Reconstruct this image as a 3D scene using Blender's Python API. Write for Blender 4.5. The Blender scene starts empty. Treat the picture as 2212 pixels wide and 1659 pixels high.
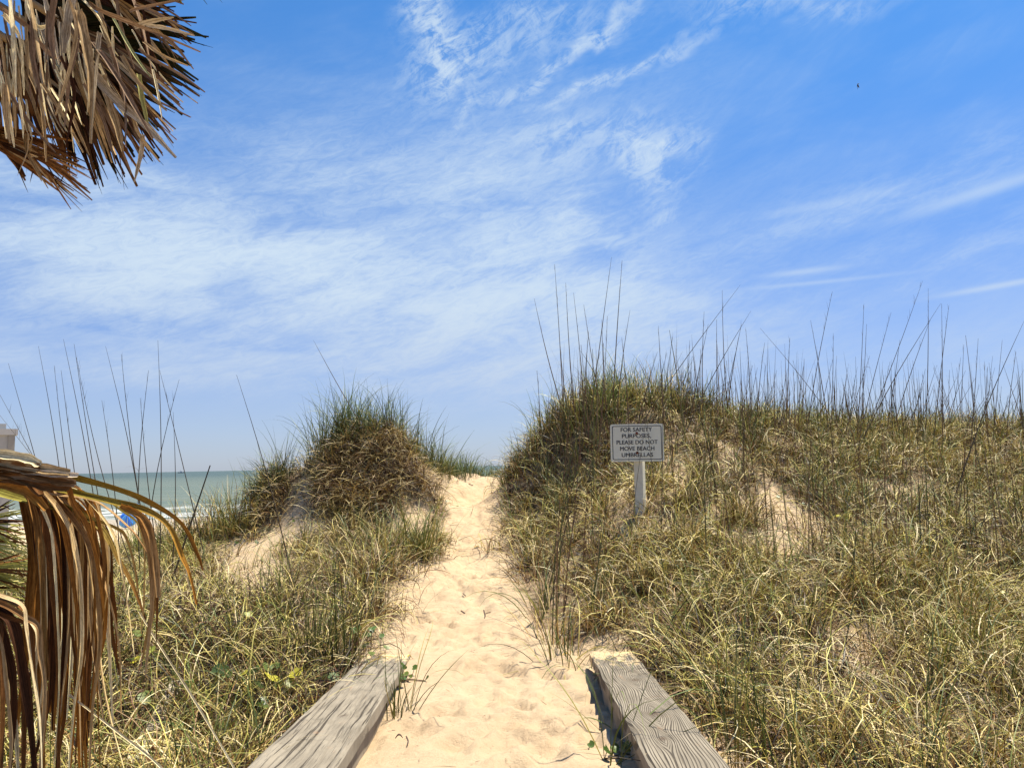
import bpy, math, random
import numpy as np
from mathutils import Vector, Matrix, noise as mnoise
R = math.radians
rng = np.random.default_rng(7)
random.seed(7)
sc = bpy.context.scene
col = sc.collection

# ------------------------------------------------------------------ camera
CAM = np.array([0.0, 0.0, 1.6])
PITCH, ROLL, F = R(6.0), R(1.09), 1671.0
fw = np.array([0, math.cos(PITCH), math.sin(PITCH)])
up0 = np.array([0, -math.sin(PITCH), math.cos(PITCH)])
rt0 = np.array([1.0, 0, 0])
rt = rt0 * math.cos(ROLL) - up0 * math.sin(ROLL)
up = rt0 * math.sin(ROLL) + up0 * math.cos(ROLL)
cd = bpy.data.cameras.new("camera")
cam = bpy.data.objects.new("camera", cd)
col.objects.link(cam)
m = Matrix(((rt[0], up[0], -fw[0], CAM[0]), (rt[1], up[1], -fw[1], CAM[1]),
            (rt[2], up[2], -fw[2], CAM[2]), (0, 0, 0, 1)))
cam.matrix_world = m
cd.sensor_width = 36
cd.lens = F / 2212 * 36
cd.clip_start = 0.05
cd.clip_end = 60000
sc.camera = cam
sc.view_settings.view_transform = 'Standard'
sc.view_settings.look = 'None'
sc.view_settings.gamma = 1
sc.view_settings.exposure = 0.88
sc.render.resolution_x, sc.render.resolution_y = 1024, 767
sc.cycles.max_bounces = 6
sc.cycles.diffuse_bounces = 3
sc.cycles.transparent_max_bounces = 4

def ray(px, py):
    d = fw + rt * ((px - 1106) / F) - up * ((py - 829.5) / F)
    return d
def P(px, py, d):
    """the world point seen at that place of the photograph, d metres ahead"""
    r = ray(px, py)
    return CAM + r * (d / r[1])
def proj(p):
    q = p - CAM
    z = q @ fw
    return 1106 + (q @ rt) / z * F, 829.5 - (q @ up) / z * F
def azel(px, py):
    r = ray(px, py); r = r / np.linalg.norm(r)
    return math.atan2(r[0], r[1]), math.asin(r[2])

# ------------------------------------------------------------------ node helpers
class NT:
    def __init__(s, tree): s.t = tree
    def n(s, typ, **kw):
        x = s.t.nodes.new(typ)
        for k, v in kw.items(): setattr(x, k, v)
        return x
    def put(s, sock, v):
        if v is None: return
        if isinstance(v, bpy.types.NodeSocket): s.t.links.new(v, sock)
        else: sock.default_value = v
    def m(s, op, a, b=None, c=None, clamp=False):
        x = s.n('ShaderNodeMath', operation=op, use_clamp=clamp)
        for i, v in enumerate((a, b, c)): s.put(x.inputs[i], v)
        return x.outputs[0]
    def mix(s, f, a, b, blend='MIX'):
        x = s.n('ShaderNodeMix', data_type='RGBA', blend_type=blend)
        s.put(x.inputs[0], f); s.put(x.inputs[6], a); s.put(x.inputs[7], b)
        return x.outputs[2]
    def noise(s, vec, scale, detail=3, rough=.5, dist=0):
        x = s.n('ShaderNodeTexNoise')
        s.put(x.inputs['Vector'], vec); x.inputs['Scale'].default_value = scale
        x.inputs['Detail'].default_value = detail; x.inputs['Roughness'].default_value = rough
        x.inputs['Distortion'].default_value = dist
        return x.outputs[0]
    def xyz(s, a, b, c):
        x = s.n('ShaderNodeCombineXYZ')
        for i, v in enumerate((a, b, c)): s.put(x.inputs[i], v)
        return x.outputs[0]
    def sep(s, v):
        x = s.n('ShaderNodeSeparateXYZ'); s.put(x.inputs[0], v)
        return x.outputs
    def rng(s, v, a, b, c=0., d=1., smooth=True):
        x = s.n('ShaderNodeMapRange', interpolation_type='SMOOTHSTEP' if smooth else 'LINEAR')
        s.put(x.inputs[0], v)
        for i, q in enumerate((a, b, c, d)): x.inputs[i + 1].default_value = q
        return x.outputs[0]
    def bump(s, h, st, dist):
        x = s.n('ShaderNodeBump'); s.put(x.inputs['Height'], h)
        x.inputs['Strength'].default_value = st; x.inputs['Distance'].default_value = dist
        return x.outputs[0]
def c4(r, g, b): return (r, g, b, 1)

# ------------------------------------------------------------------ sky and sun
SUN_EL, SUN_AZ = R(69), R(58)          # azimuth from +Y (ahead) towards +X (right)
w = bpy.data.worlds.new("World"); sc.world = w; w.use_nodes = True
T = NT(w.node_tree); w.node_tree.nodes.clear()
out = T.n('ShaderNodeOutputWorld'); bg = T.n('ShaderNodeBackground')
sky = T.n('ShaderNodeTexSky', sky_type='NISHITA', sun_disc=False)
sky.sun_elevation = SUN_EL; sky.sun_rotation = SUN_AZ
sky.air_density = 1.0; sky.dust_density = 0.3; sky.ozone_density = 3.0; sky.altitude = 0
tc = T.n('ShaderNodeTexCoord')
X, Y, Z = T.sep(tc.outputs['Generated'])
az = T.m('ARCTAN2', X, Y); el = T.m('ARCSINE', Z)
hs = T.n('ShaderNodeHueSaturation'); hs.inputs['Saturation'].default_value = 1.0
hs.inputs['Hue'].default_value = 0.507
T.put(hs.inputs['Color'], sky.outputs[0])
gr = T.rng(el, 0.0, 0.6)
tint = T.mix(gr, c4(0.70, 0.78, 1.12), c4(0.52, 1.18, 1.58))
base = T.mix(1.0, hs.outputs[0], tint, 'MULTIPLY')
# cirrus: streaked noise in azimuth / elevation, gathered where the photo has its cloud banks
def wvec(rot, sx, sy, oz=0.):
    c, s_ = math.cos(rot), math.sin(rot)
    a = T.m('ADD', T.m('MULTIPLY', az, c * sx), T.m('MULTIPLY', el, s_ * sx))
    b = T.m('ADD', T.m('MULTIPLY', az, -s_ * sy), T.m('MULTIPLY', el, c * sy))
    return T.xyz(a, b, oz)
n_big = T.noise(wvec(R(8), 2.2, 7.0, 1.3), 1.6, 4, .55, .6)
n_mid = T.noise(wvec(R(12), 4.0, 13.0, 5.1), 2.0, 6, .62, .9)
n_fib = T.noise(wvec(R(30), 7.0, 26.0, 2.2), 2.2, 8, .68, 1.2)
n_puf = T.noise(wvec(R(20), 14.0, 18.0, 8.0), 2.0, 8, .72, 1.0)
warp = T.m('MULTIPLY', T.m('SUBTRACT', T.noise(wvec(0, 6, 9, 3.), 1.2, 4, .6), .5), .17)
azw = T.m('ADD', az, warp)
elw = T.m('ADD', el, T.m('MULTIPLY', T.m('SUBTRACT', T.noise(wvec(0, 5, 8, 9.), 1.3, 4, .6), .5), .10))
def blob(px, py, rx, ry, ang, amp, soft=1.0):
    a0, e0 = azel(px, py)
    rx /= F; ry /= F
    c, s_ = math.cos(R(ang)), math.sin(R(ang))
    du, dv = T.m('SUBTRACT', azw, a0), T.m('SUBTRACT', elw, e0)
    a = T.m('MULTIPLY_ADD', du, c / rx, T.m('MULTIPLY', dv, s_ / rx))
    b = T.m('MULTIPLY_ADD', du, -s_ / ry, T.m('MULTIPLY', dv, c / ry))
    q = T.m('MULTIPLY_ADD', a, a, T.m('MULTIPLY', b, b))
    return T.m('MULTIPLY', T.m('EXPONENT', T.m('MULTIPLY', q, -soft)), amp)
def total(lst):
    r = lst[0]
    for q in lst[1:]: r = T.m('ADD', r, q)
    return r
banks = total([blob(740, 620, 680, 120, -6, 1.35), blob(1120, 720, 360, 90, -4, .95), blob(250, 775, 600, 42, -1, .7),
               blob(1000, 800, 420, 30, 0, .5), blob(520, 380, 420, 80, 3, .52), blob(1200, 560, 230, 130, -20, .55),
               blob(1900, 420, 330, 45, 14, .34), blob(2150, 520, 260, 60, 12, .40), blob(1700, 860, 600, 75, 0, .55),
               blob(260, 600, 420, 80, 0, .65), blob(1060, 430, 260, 110, -30, .36), blob(1250, 180, 330, 140, 20, .16)])
wisps = total([blob(925, 60, 52, 100, 5, 1.2), blob(985, 140, 85, 38, 20, .8), blob(1215, 118, 190, 16, 30, .85),
               blob(1330, 158, 180, 15, 16, .85), blob(1140, 60, 160, 40, 10, .45), blob(1405, 330, 66, 55, 20, 1.05),
               blob(1240, 310, 130, 52, 10, .6), blob(1450, 300, 60, 9, -8, .5), blob(1420, 450, 55, 28, 30, .45),
               blob(1210, 480, 14, 50, 0, .35), blob(1040, 215, 30, 60, -35, .5), blob(1700, 20, 200, 22, -6, .35)])
azw, elw = az, el     # these few stay straight
streaks = total([blob(2140, 408, 150, 11, 9, .55), blob(1735, 587, 75, 6, 1, .5), blob(2160, 617, 90, 5, 4, .75),
                 blob(1760, 611, 150, 4, 0, .35), blob(1790, 440, 120, 10, 3, .25), blob(420, 735, 260, 9, -4, -.3),
                 blob(200, 690, 300, 20, -2, -.22)])
azw0, elw0 = azw, elw
n_fine = T.noise(wvec(R(16), 16.0, 52.0, 4.2), 2.0, 9, .74, 1.4)
bank_m = T.m('MULTIPLY', T.m('MULTIPLY', banks, T.rng(n_fine, .32, .68, .62, 1.3)), T.rng(T.m('MULTIPLY_ADD', n_mid, .45, T.m('MULTIPLY', n_big, .6)), .38, .66, .18, 1.25))
wisp_m = T.m('MULTIPLY', wisps, T.rng(T.m('MULTIPLY_ADD', n_puf, .55, T.m('MULTIPLY', n_fib, .5)), .42, .64, .04, 1.25))
veil = T.m('MULTIPLY', T.rng(n_big, .42, .74), T.rng(n_fib, .3, .75, .25, .55))
cl = T.m('ADD', T.m('ADD', bank_m, wisp_m), T.m('ADD', streaks, T.m('MULTIPLY', veil, .26)))
cl = T.m('MAXIMUM', T.m('ADD', cl, T.m('MULTIPLY', blob(800, 560, 900, 260, -3, .26), T.rng(n_fine, .3, .7, .7, 1.2))), 0.0)
cl = T.m('MULTIPLY', cl, .92)
cl = T.m('ADD', cl, T.rng(el, .02, .28, .34, 0))
cl = T.m('SUBTRACT', 1.0, T.m('EXPONENT', T.m('MULTIPLY', cl, -1.15)))
cl_col = T.mix(T.rng(el, 0.02, 0.30), c4(4.9, 5.8, 7.3), c4(6.0, 7.2, 8.3))
skyc = T.mix(cl, base, cl_col)
T.put(bg.inputs[0], skyc); bg.inputs[1].default_value = 0.061
T.t.links.new(bg.outputs[0], out.inputs[0])

sd = bpy.data.lights.new("sun", 'SUN'); sd.energy = 5.0; sd.angle = R(0.53); sd.color = (1.0, 0.92, 0.77)
so = bpy.data.objects.new("sun", sd); col.objects.link(so)
sdir = Vector((math.cos(SUN_EL) * math.sin(SUN_AZ), math.cos(SUN_EL) * math.cos(SUN_AZ), math.sin(SUN_EL)))
so.rotation_euler = sdir.to_track_quat('Z', 'Y').to_euler()
so.location = (6, 6, 12)

# ------------------------------------------------------------------ materials
def new_mat(name):
    mt = bpy.data.materials.new(name); mt.use_nodes = True
    t = NT(mt.node_tree); mt.node_tree.nodes.clear()
    o = t.n('ShaderNodeOutputMaterial')
    return mt, t, o
def plain(name, rgb, rough=.6, var=.12, scale=8, bump=0.0, metallic=0):
    mt, t, o = new_mat(name)
    b = t.n('ShaderNodeBsdfPrincipled'); g = t.n('ShaderNodeTexCoord')
    nn = t.noise(g.outputs['Object'], scale, 5, .6)
    lo = c4(*[c * (1 - var) for c in rgb]); hi = c4(*[min(1, c * (1 + var)) for c in rgb])
    t.put(b.inputs['Base Color'], t.mix(t.rng(nn, .3, .7), lo, hi))
    b.inputs['Roughness'].default_value = rough; b.inputs['Metallic'].default_value = metallic
    if bump: t.put(b.inputs['Normal'], t.bump(nn, bump, .01))
    t.t.links.new(b.outputs[0], o.inputs[0])
    return mt
def blade_mat(name, transl=.28, rough=.55, fibre=False):
    """plant matter coloured by its own vertex colours"""
    mt, t, o = new_mat(name)
    a = t.n('ShaderNodeAttribute', attribute_name='tone')
    colr = a.outputs['Color']
    b = t.n('ShaderNodeBsdfPrincipled')
    if fibre:
        uv = t.n('ShaderNodeAttribute', attribute_name='along')
        u, v, q = t.sep(uv.outputs['Vector'])
        n1 = t.noise(t.xyz(t.m('MULTIPLY', u, 11), t.m('MULTIPLY', v, 1.6), q), 1.0, 4, .65)
        n2 = t.noise(t.xyz(t.m('MULTIPLY', u, 2.5), t.m('MULTIPLY', v, 9), q), 1.4, 5, .7)
        f = t.m('MULTIPLY', t.rng(n1, .30, .70, .42, 1.5), t.rng(n2, .25, .62, .72, 1.15))
        colr = t.mix(1.0, colr, t.xyz(f, t.m('POWER', f, 1.12), t.m('POWER', f, 1.3)), 'MULTIPLY')
        n3 = t.noise(t.xyz(t.m('MULTIPLY', u, 3), t.m('MULTIPLY', v, 22), q), 2.0, 3, .6)
        colr = t.mix(t.rng(n3, .66, .74, 0, .6), colr, c4(.05, .022, .01))
        t.put(b.inputs['Normal'], t.bump(n1, .7, .002))
    t.put(b.inputs['Base Color'], colr)
    b.inputs['Roughness'].default_value = rough
    b.inputs['Specular IOR Level'].default_value = .12 if fibre else .35
    tr = t.n('ShaderNodeBsdfTranslucent'); t.put(tr.inputs[0], colr)
    mx = t.n('ShaderNodeMixShader'); mx.inputs[0].default_value = transl
    t.t.links.new(b.outputs[0], mx.inputs[1]); t.t.links.new(tr.outputs[0], mx.inputs[2])
    t.t.links.new(mx.outputs[0], o.inputs[0])
    return mt
M_grass = blade_mat('grass_blade', .08, .5)
M_frond = blade_mat('dry_frond', .14, .7, True)
M_leaf = blade_mat('vine_leaf', .25, .4)

def sand_mat():
    mt, t, o = new_mat('sand')
    b = t.n('ShaderNodeBsdfPrincipled'); g = t.n('ShaderNodeNewGeometry')
    p = g.outputs['Position']
    a = t.n('ShaderNodeAttribute', attribute_name='litter')
    n1 = t.noise(p, 1.7, 4, .6); n2 = t.noise(p, 14, 5, .65); n3 = t.noise(p, 260, 3, .7); n4 = t.noise(p, 900, 2, .5)
    c = t.mix(t.rng(n1, .3, .7), c4(.53, .395, .245), c4(.59, .455, .29))
    c = t.mix(t.rng(n2, .35, .75, 0, .5), c, c4(.46, .32, .19))
    c = t.mix(t.rng(n3, .50, .78, 0, .45), c, c4(.34, .20, .11))
    c = t.mix(t.rng(n4, .62, .8, 0, .5), c, c4(.3, .2, .13))
    # wet sand by the waterline
    x, y, z = t.sep(p)
    wet = t.rng(z, -2.80, -2.66, 1, 0)
    c = t.mix(wet, c, c4(.33, .28, .22))
    lit = t.m('MULTIPLY', a.outputs['Fac'], t.rng(t.m('MULTIPLY_ADD', n3, .5, t.m('MULTIPLY', n2, .6)), .42, .62, .15, .95))  # dead litter, its darkness also standing in for shade between blades
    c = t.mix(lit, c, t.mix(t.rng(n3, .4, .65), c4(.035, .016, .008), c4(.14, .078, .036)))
    t.put(b.inputs['Base Color'], c); b.inputs['Roughness'].default_value = .9
    b.inputs['Specular IOR Level'].default_value = .15
    h = t.m('ADD', t.m('MULTIPLY', n2, 1.0), t.m('ADD', t.m('MULTIPLY', n3, .22), t.m('MULTIPLY', n4, .10)))
    t.put(b.inputs['Normal'], t.bump(h, .75, .035))
    t.t.links.new(b.outputs[0], o.inputs[0])
    return mt
M_sand = sand_mat()

def sea_mat():
    mt, t, o = new_mat('sea_water')
    b = t.n('ShaderNodeBsdfPrincipled'); g = t.n('ShaderNodeNewGeometry')
    p = g.outputs['Position']; x, y, z = t.sep(p)
    far = t.rng(y, 90, 900)
    c = t.mix(far, c4(.135, .155, .115), c4(.055, .08, .072))
    c = t.mix(t.rng(t.noise(t.xyz(t.m('MULTIPLY', x, .25), y, 0), .06, 5, .6), .4, .62, 0, .45), c, c4(.07, .11, .09))
    wob = t.m('MULTIPLY', t.m('SUBTRACT', t.noise(t.xyz(x, 0, 0), .05, 4, .6), .5), 26)
    yy = t.m('ADD', y, wob)
    br = t.noise(t.xyz(t.m('MULTIPLY', x, .35), yy, 0), .55, 6, .7)
    foam = None
    for y0, wd, th in ((83, 5, .44), (96, 5, .42), (112, 2.2, .60), (77, 2.5, .40)):
        q = t.m('MULTIPLY', t.m('EXPONENT', t.m('MULTIPLY', t.m('POWER', t.m('DIVIDE', t.m('SUBTRACT', yy, y0), wd), 2), -1)),
                t.rng(br, th, th + .14))
        foam = q if foam is None else t.m('MAXIMUM', foam, q)
    c = t.mix(foam, c, c4(.55, .56, .54))
    t.put(b.inputs['Base Color'], c)
    t.put(b.inputs['Roughness'], t.m('MULTIPLY_ADD', foam, .35, .42))
    b.inputs['IOR'].default_value = 1.33; b.inputs['Specular IOR Level'].default_value = .25
    h = t.m('ADD', t.noise(t.xyz(t.m('MULTIPLY', x, .4), y, 0), .9, 5, .6), t.m('MULTIPLY', t.noise(t.xyz(t.m('MULTIPLY', x, .3), y, 2), .12, 3, .5), 3))
    t.put(b.inputs['Normal'], t.bump(h, 1.0, .6))
    t.t.links.new(b.outputs[0], o.inputs[0])
    return mt

def wood_mat(name, kind):
    mt, t, o = new_mat(name)
    b = t.n('ShaderNodeBsdfPrincipled'); g = t.n('ShaderNodeTexCoord')
    x, y, z = t.sep(g.outputs['Object'])      # x across the board, y along it
    wob = t.m('MULTIPLY', t.m('SUBTRACT', t.noise(t.xyz(t.m('MULTIPLY', x, 2), t.m('MULTIPLY', y, .8), z), 1.3, 2, .5), .5), .12 if kind == 'ring' else .05)
    u = t.m('ADD', x, wob)
    dark = None
    if kind == 'ring':
        knots = ((.0, .62, .045, .09), (.02, 1.22, .03, .06), (.07, 2.1, .03, .07), (-.03, .30, .02, .05), (-.06, 1.75, .022, .05))
    else:
        knots = ((.03, .7, .02, .05), (-.06, 1.6, .02, .05))
    for kx, ky, rx, ry in knots:
        dx, dy = t.m('SUBTRACT', x, kx), t.m('SUBTRACT', y, ky)
        e = t.m('EXPONENT', t.m('MULTIPLY', t.m('ADD', t.m('POWER', t.m('DIVIDE', dx, rx * 1.9), 2), t.m('POWER', t.m('DIVIDE', dy, ry * 1.9), 2)), -1))
        u = t.m('ADD', u, t.m('MULTIPLY', t.m('MULTIPLY', e, t.m('SIGN', dx)), -rx * 1.7 * (1 if kind == 'ring' else .4)))
        k = t.m('EXPONENT', t.m('MULTIPLY', t.m('ADD', t.m('POWER', t.m('DIVIDE', dx, rx * .7), 2), t.m('POWER', t.m('DIVIDE', dy, ry * .42), 2)), -1))
        dark = k if dark is None else t.m('MAXIMUM', dark, k)
    fine = t.noise(t.xyz(t.m('MULTIPLY', u, 150), t.m('MULTIPLY', y, 3.2), z), 1.0, 5, .65)
    mid = t.noise(t.xyz(t.m('MULTIPLY', u, 55), t.m('MULTIPLY', y, .9), z), 1.0, 4, .6)
    patch = t.noise(t.xyz(t.m('MULTIPLY', x, 8), t.m('MULTIPLY', y, 3), z), 1.2, 4, .6)
    if kind == 'ring':
        ph = t.m('ADD', t.m('MULTIPLY', u, 560), t.m('MULTIPLY', mid, 10))
        s_ = t.m('SINE', ph)
        lines = t.rng(s_, .25, .9)
        lines = t.m('MULTIPLY', lines, t.rng(t.m('MULTIPLY_ADD', patch, .6, t.m('MULTIPLY', fine, .4)), .30, .56, .35, 1.0))
        dk = .85
    else:
        lines = t.m('MAXIMUM', t.m('MULTIPLY', t.rng(mid, .55, .61), t.rng(fine, .36, .5)), t.rng(fine, .56, .70, 0, .7))
        dk = .88
    c = t.mix(t.rng(patch, .3, .7), c4(.15, .125, .09), c4(.27, .23, .17))
    c = t.mix(t.rng(fine, .3, .7, 0, .5), c, c4(.36, .315, .24))
    c = t.mix(t.m('MULTIPLY', lines, dk), c, c4(.035, .026, .018))
    c = t.mix(t.m('MULTIPLY', dark, .75), c, c4(.09, .06, .04))
    c = t.mix(t.rng(t.noise(t.xyz(t.m('MULTIPLY', x, 14), t.m('MULTIPLY', y, 5), 4.), 1.5, 3, .5), .62, .75, 0, .35), c, c4(.38, .22, .12))
    # blown sand dusted on the boards' far end
    sd_ = t.noise(t.xyz(t.m('MULTIPLY', x, 20), t.m('MULTIPLY', y, 7), 9.), 1.3, 6, .7)
    end = 2.55 if kind != 'ring' else 2.1
    dust = t.rng(t.m('ADD', sd_, t.rng(y, end - .75, end, 0, .42, False)), .66, .78)
    if kind == 'side': dust = 0.0
    c = t.mix(dust, c, c4(.58, .44, .25))
    t.put(b.inputs['Base Color'], c); b.inputs['Roughness'].default_value = .9
    b.inputs['Specular IOR Level'].default_value = .2
    h = t.m('SUBTRACT', t.m('MULTIPLY', fine, .35), t.m('MULTIPLY', lines, .8))
    t.put(b.inputs['Normal'], t.bump(h, .8, .006))
    t.t.links.new(b.outputs[0], o.inputs[0])
    return mt
M_wood_ring = wood_mat('weathered_wood_rings', 'ring')
M_wood_crack = wood_mat('weathered_wood_cracks', 'crack')
M_wood_side = wood_mat('weathered_wood_side', 'side')

# ------------------------------------------------------------------ object helpers
def tag(o, label=None, cat=None, group=None, kind=None):
    if label: o['label'] = label
    if cat: o['category'] = cat
    if group: o['group'] = group
    if kind: o['kind'] = kind
    return o
def link(name, me, mat=None, parent=None, smooth=False):
    o = bpy.data.objects.new(name, me); col.objects.link(o)
    if mat: me.materials.append(mat)
    if parent is not None: o.parent = parent
    if smooth: me.polygons.foreach_set('use_smooth', [True] * len(me.polygons))
    return o
def empty(name, loc=(0, 0, 0)):
    o = bpy.data.objects.new(name, None); col.objects.link(o); o.location = Vector([float(v) for v in loc]); o.empty_display_size = .1
    return o
def rebase(o, loc):
    """put a mesh object's origin at loc without moving its shape"""
    loc = np.array(loc, float)
    me = o.data; n = len(me.vertices); a = np.empty(n * 3, np.float32); me.vertices.foreach_get('co', a)
    a = a.reshape(-1, 3) - loc.astype(np.float32); me.vertices.foreach_set('co', a.ravel()); me.update()
    o.location = Vector([float(v) for v in loc])
def child_fix(o, parent):
    o.parent = parent; o.matrix_parent_inverse = Matrix.Translation(-parent.location)
def mesh_np(name, V, Q, tone=None, along=None):
    me = bpy.data.meshes.new(name)
    V = np.asarray(V, np.float32).reshape(-1, 3); Q = np.asarray(Q, np.int32).reshape(-1, 4)
    me.vertices.add(len(V)); me.vertices.foreach_set('co', V.ravel())
    me.loops.add(Q.size); me.loops.foreach_set('vertex_index', Q.ravel())
    me.polygons.add(len(Q)); me.polygons.foreach_set('loop_start', np.arange(0, Q.size, 4, dtype=np.int32))
    me.polygons.foreach_set('loop_total', np.full(len(Q), 4, np.int32))
    me.update(calc_edges=True)
    if tone is not None:
        a = me.attributes.new('tone', 'FLOAT_COLOR', 'POINT')
        a.data.foreach_set('color', np.concatenate([tone, np.ones((len(V), 1))], 1).astype(np.float32).ravel())
    if along is not None:
        a = me.attributes.new('along', 'FLOAT_VECTOR', 'POINT')
        a.data.foreach_set('vector', np.asarray(along, np.float32).ravel())
    return me
class MB:
    """collects boxes, tubes and faces for one mesh"""
    def __init__(s): s.v = []; s.f = []
    def add(s, vs, fs):
        b = len(s.v); s.v += [tuple(map(float, q)) for q in vs]; s.f += [tuple(i + b for i in f) for f in fs]
    def box(s, c, h, rot=None):
        vs = []
        for dx in (-1, 1):
            for dy in (-1, 1):
                for dz in (-1, 1):
                    q = Vector((dx * h[0], dy * h[1], dz * h[2]))
                    if rot is not None: q = rot @ q
                    vs.append(q + Vector([float(v) for v in c]))
        s.add(vs, [(0, 1, 3, 2), (4, 6, 7, 5), (0, 4, 5, 1), (2, 3, 7, 6), (0, 2, 6, 4), (1, 5, 7, 3)])
    def tube(s, pts, rad, n=6):
        pts = [Vector([float(v) for v in p]) for p in pts]; k = len(pts); vs = []; fs = []
        for i, p in enumerate(pts):
            d = (pts[min(i + 1, k - 1)] - pts[max(i - 1, 0)]).normalized()
            a = d.cross(Vector((0.31, .95, .05)) if abs(d.z) > .9 else Vector((0, 0, 1))).normalized(); b_ = d.cross(a)
            r = rad[i] if hasattr(rad, '__len__') else rad
            for j in range(n):
                t_ = 2 * math.pi * j / n
                vs.append(p + (a * math.cos(t_) + b_ * math.sin(t_)) * r)
        for i in range(k - 1):
            for j in range(n):
                fs.append((i * n + j, i * n + (j + 1) % n, (i + 1) * n + (j + 1) % n, (i + 1) * n + j))
        fs.append(tuple(range(n - 1, -1, -1))); fs.append(tuple((k - 1) * n + j for j in range(n)))
        s.add(vs, fs)
    def build(s, name, mat, parent=None, smooth=False, bevel=0):
        me = bpy.data.meshes.new(name); me.from_pydata(s.v, [], s.f); me.update()
        o = link(name, me, mat, parent, smooth)
        if bevel:
            b = o.modifiers.new('bevel', 'BEVEL'); b.width = bevel; b.segments = 2; b.limit_method = 'ANGLE'
        return o

# ------------------------------------------------------------------ terrain
CP = [  # (photo x, photo y, metres ahead) of bare ground
 (1100,1659,2.8),(1080,1410,4.8),(1040,1280,6.2),(1040,1150,8.5),(1045,1085,10.5),(1060,1034,12.5),
 (860,1659,2.75),(1330,1659,2.75),(900,1450,4.3),(1250,1500,3.9),(1200,1350,5.4),(960,1260,6.5),(870,1330,5.7),(830,1400,4.9),
 (985,1022,12.3),(1110,1030,12.3),(960,1040,11.4),(930,1105,9.8),(940,1180,8.0),
 (1110,1075,10.8),(1130,1150,8.6),(1160,1250,6.8),(1225,1330,5.6),(1290,1410,4.6),
 (1150,985,10.6),(1190,925,9.9),(1300,895,9.2),(1420,905,9.0),(1560,925,9.3),(1780,935,10.0),(2000,935,10.6),(2212,935,11.2),(2500,935,12),
 (1375,1112,6.7),(1250,1080,8.2),(1250,1200,6.7),(1450,1010,8.0),(1560,1000,8.1),(1700,1110,6.9),(1700,1010,8.3),(1900,1060,7.9),(2150,1060,8.6),
 (1400,1260,5.5),(1600,1260,5.4),(1900,1300,5.1),(2180,1200,6.4),(1400,1395,4.6),(1600,1480,3.9),(1850,1450,4.1),(1650,1659,3.0),(2000,1560,3.5),
 (2212,1659,3.1),(2212,1420,4.6),(2500,1350,5.4),(2700,1150,8),(2600,1659,3.4),
 (700,1045,9.7),(800,1045,9.7),(890,1045,9.6),(960,1020,11.2),(700,1085,8.9),(800,1095,8.7),(890,1050,9.6),
 (655,1035,9.9),(595,1070,9.7),(545,1110,9.6),(560,1160,8.9),(620,1120,9.2),(520,1195,8.3),(600,1215,7.8),(750,1190,7.6),(900,1210,7.2),
 (850,1290,6.1),(700,1330,5.5),(740,1440,4.5),(560,1380,5.0),(450,1180,9.0),(380,1200,9.0),(250,1235,8.6),(60,1240,8.6),(-200,1240,8.8),
 (450,1290,6.5),(250,1330,6.2),(0,1350,6.2),(-300,1340,6.6),(600,1540,3.9),(400,1470,4.4),(200,1500,4.3),(480,1659,3.5),(200,1659,3.6),(-100,1600,4.0),
]
pts = np.array([P(*q) for q in CP])
extra = []
for x in (-9, -6, -3): extra += [(x, 12.5, -.1), (x, 16, -1.3)]
extra += [(-1.6, 12.6, 1.0), (-2.6, 12.6, .55), (-.4, 14.5, 1.05), (-.4, 17, .1), (1.5, 13, 1.35), (1.5, 16, .2), (3.5, 12.5, 1.55), (3.5, 15.5, .3),
          (6, 13, 1.6), (6, 16, .4), (9, 14, 1.6), (9, 17, .4), (-12, 9, -.4), (-3, 11.0, .55), (-5, 11, .35)]
for x in (-9, -4, 0, 4, 9): extra += [(x, 22, -1.9), (x, 0.5, .25), (x, -3, .2)]
pts = np.vstack([pts, np.array(extra, float)])
def tps_fit(p, z, lam):
    d = np.linalg.norm(p[:, None] - p[None], axis=2); K = np.where(d > 0, d ** 2 * np.log(d + 1e-9), 0) + lam * np.eye(len(p))
    Pm = np.c_[np.ones(len(p)), p]; A = np.block([[K, Pm], [Pm.T, np.zeros((3, 3))]])
    return np.linalg.solve(A, np.r_[z, np.zeros(3)])
TW = tps_fit(pts[:, :2], pts[:, 2], .012)
def tps(x, y):
    r = np.full(x.shape, TW[-3]) + TW[-2] * x + TW[-1] * y
    for i, (a, b) in enumerate(pts[:, :2]):
        d2 = (x - a) ** 2 + (y - b) ** 2
        r += TW[i] * d2 * .5 * np.log(d2 + 1e-12)
    return r
_g = np.random.default_rng(3).random((256, 256))
def vn(x, y, s, seed=0):
    """smooth value noise, -1..1"""
    x = x * s + seed * 17.3; y = y * s + seed * 9.1
    xi, yi = np.floor(x).astype(int), np.floor(y).astype(int); fx, fy = x - xi, y - yi
    fx = fx * fx * (3 - 2 * fx); fy = fy * fy * (3 - 2 * fy)
    g = lambda a, b: _g[a % 256, b % 256]
    return (g(xi, yi) * (1 - fx) * (1 - fy) + g(xi + 1, yi) * fx * (1 - fy) + g(xi, yi + 1) * (1 - fx) * fy + g(xi + 1, yi + 1) * fx * fy) * 2 - 1
def ss(v, a, b):
    t_ = np.clip((v - a) / (b - a), 0, 1); return t_ * t_ * (3 - 2 * t_)
def inpoly(x, y, poly):
    c = np.zeros(x.shape, bool); n = len(poly)
    for i in range(n):
        x1, y1 = poly[i]; x2, y2 = poly[(i + 1) % n]
        if y1 == y2: continue
        c ^= ((y1 > y) != (y2 > y)) & (x < (x2 - x1) * (y - y1) / (y2 - y1) + x1)
    return c
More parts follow.
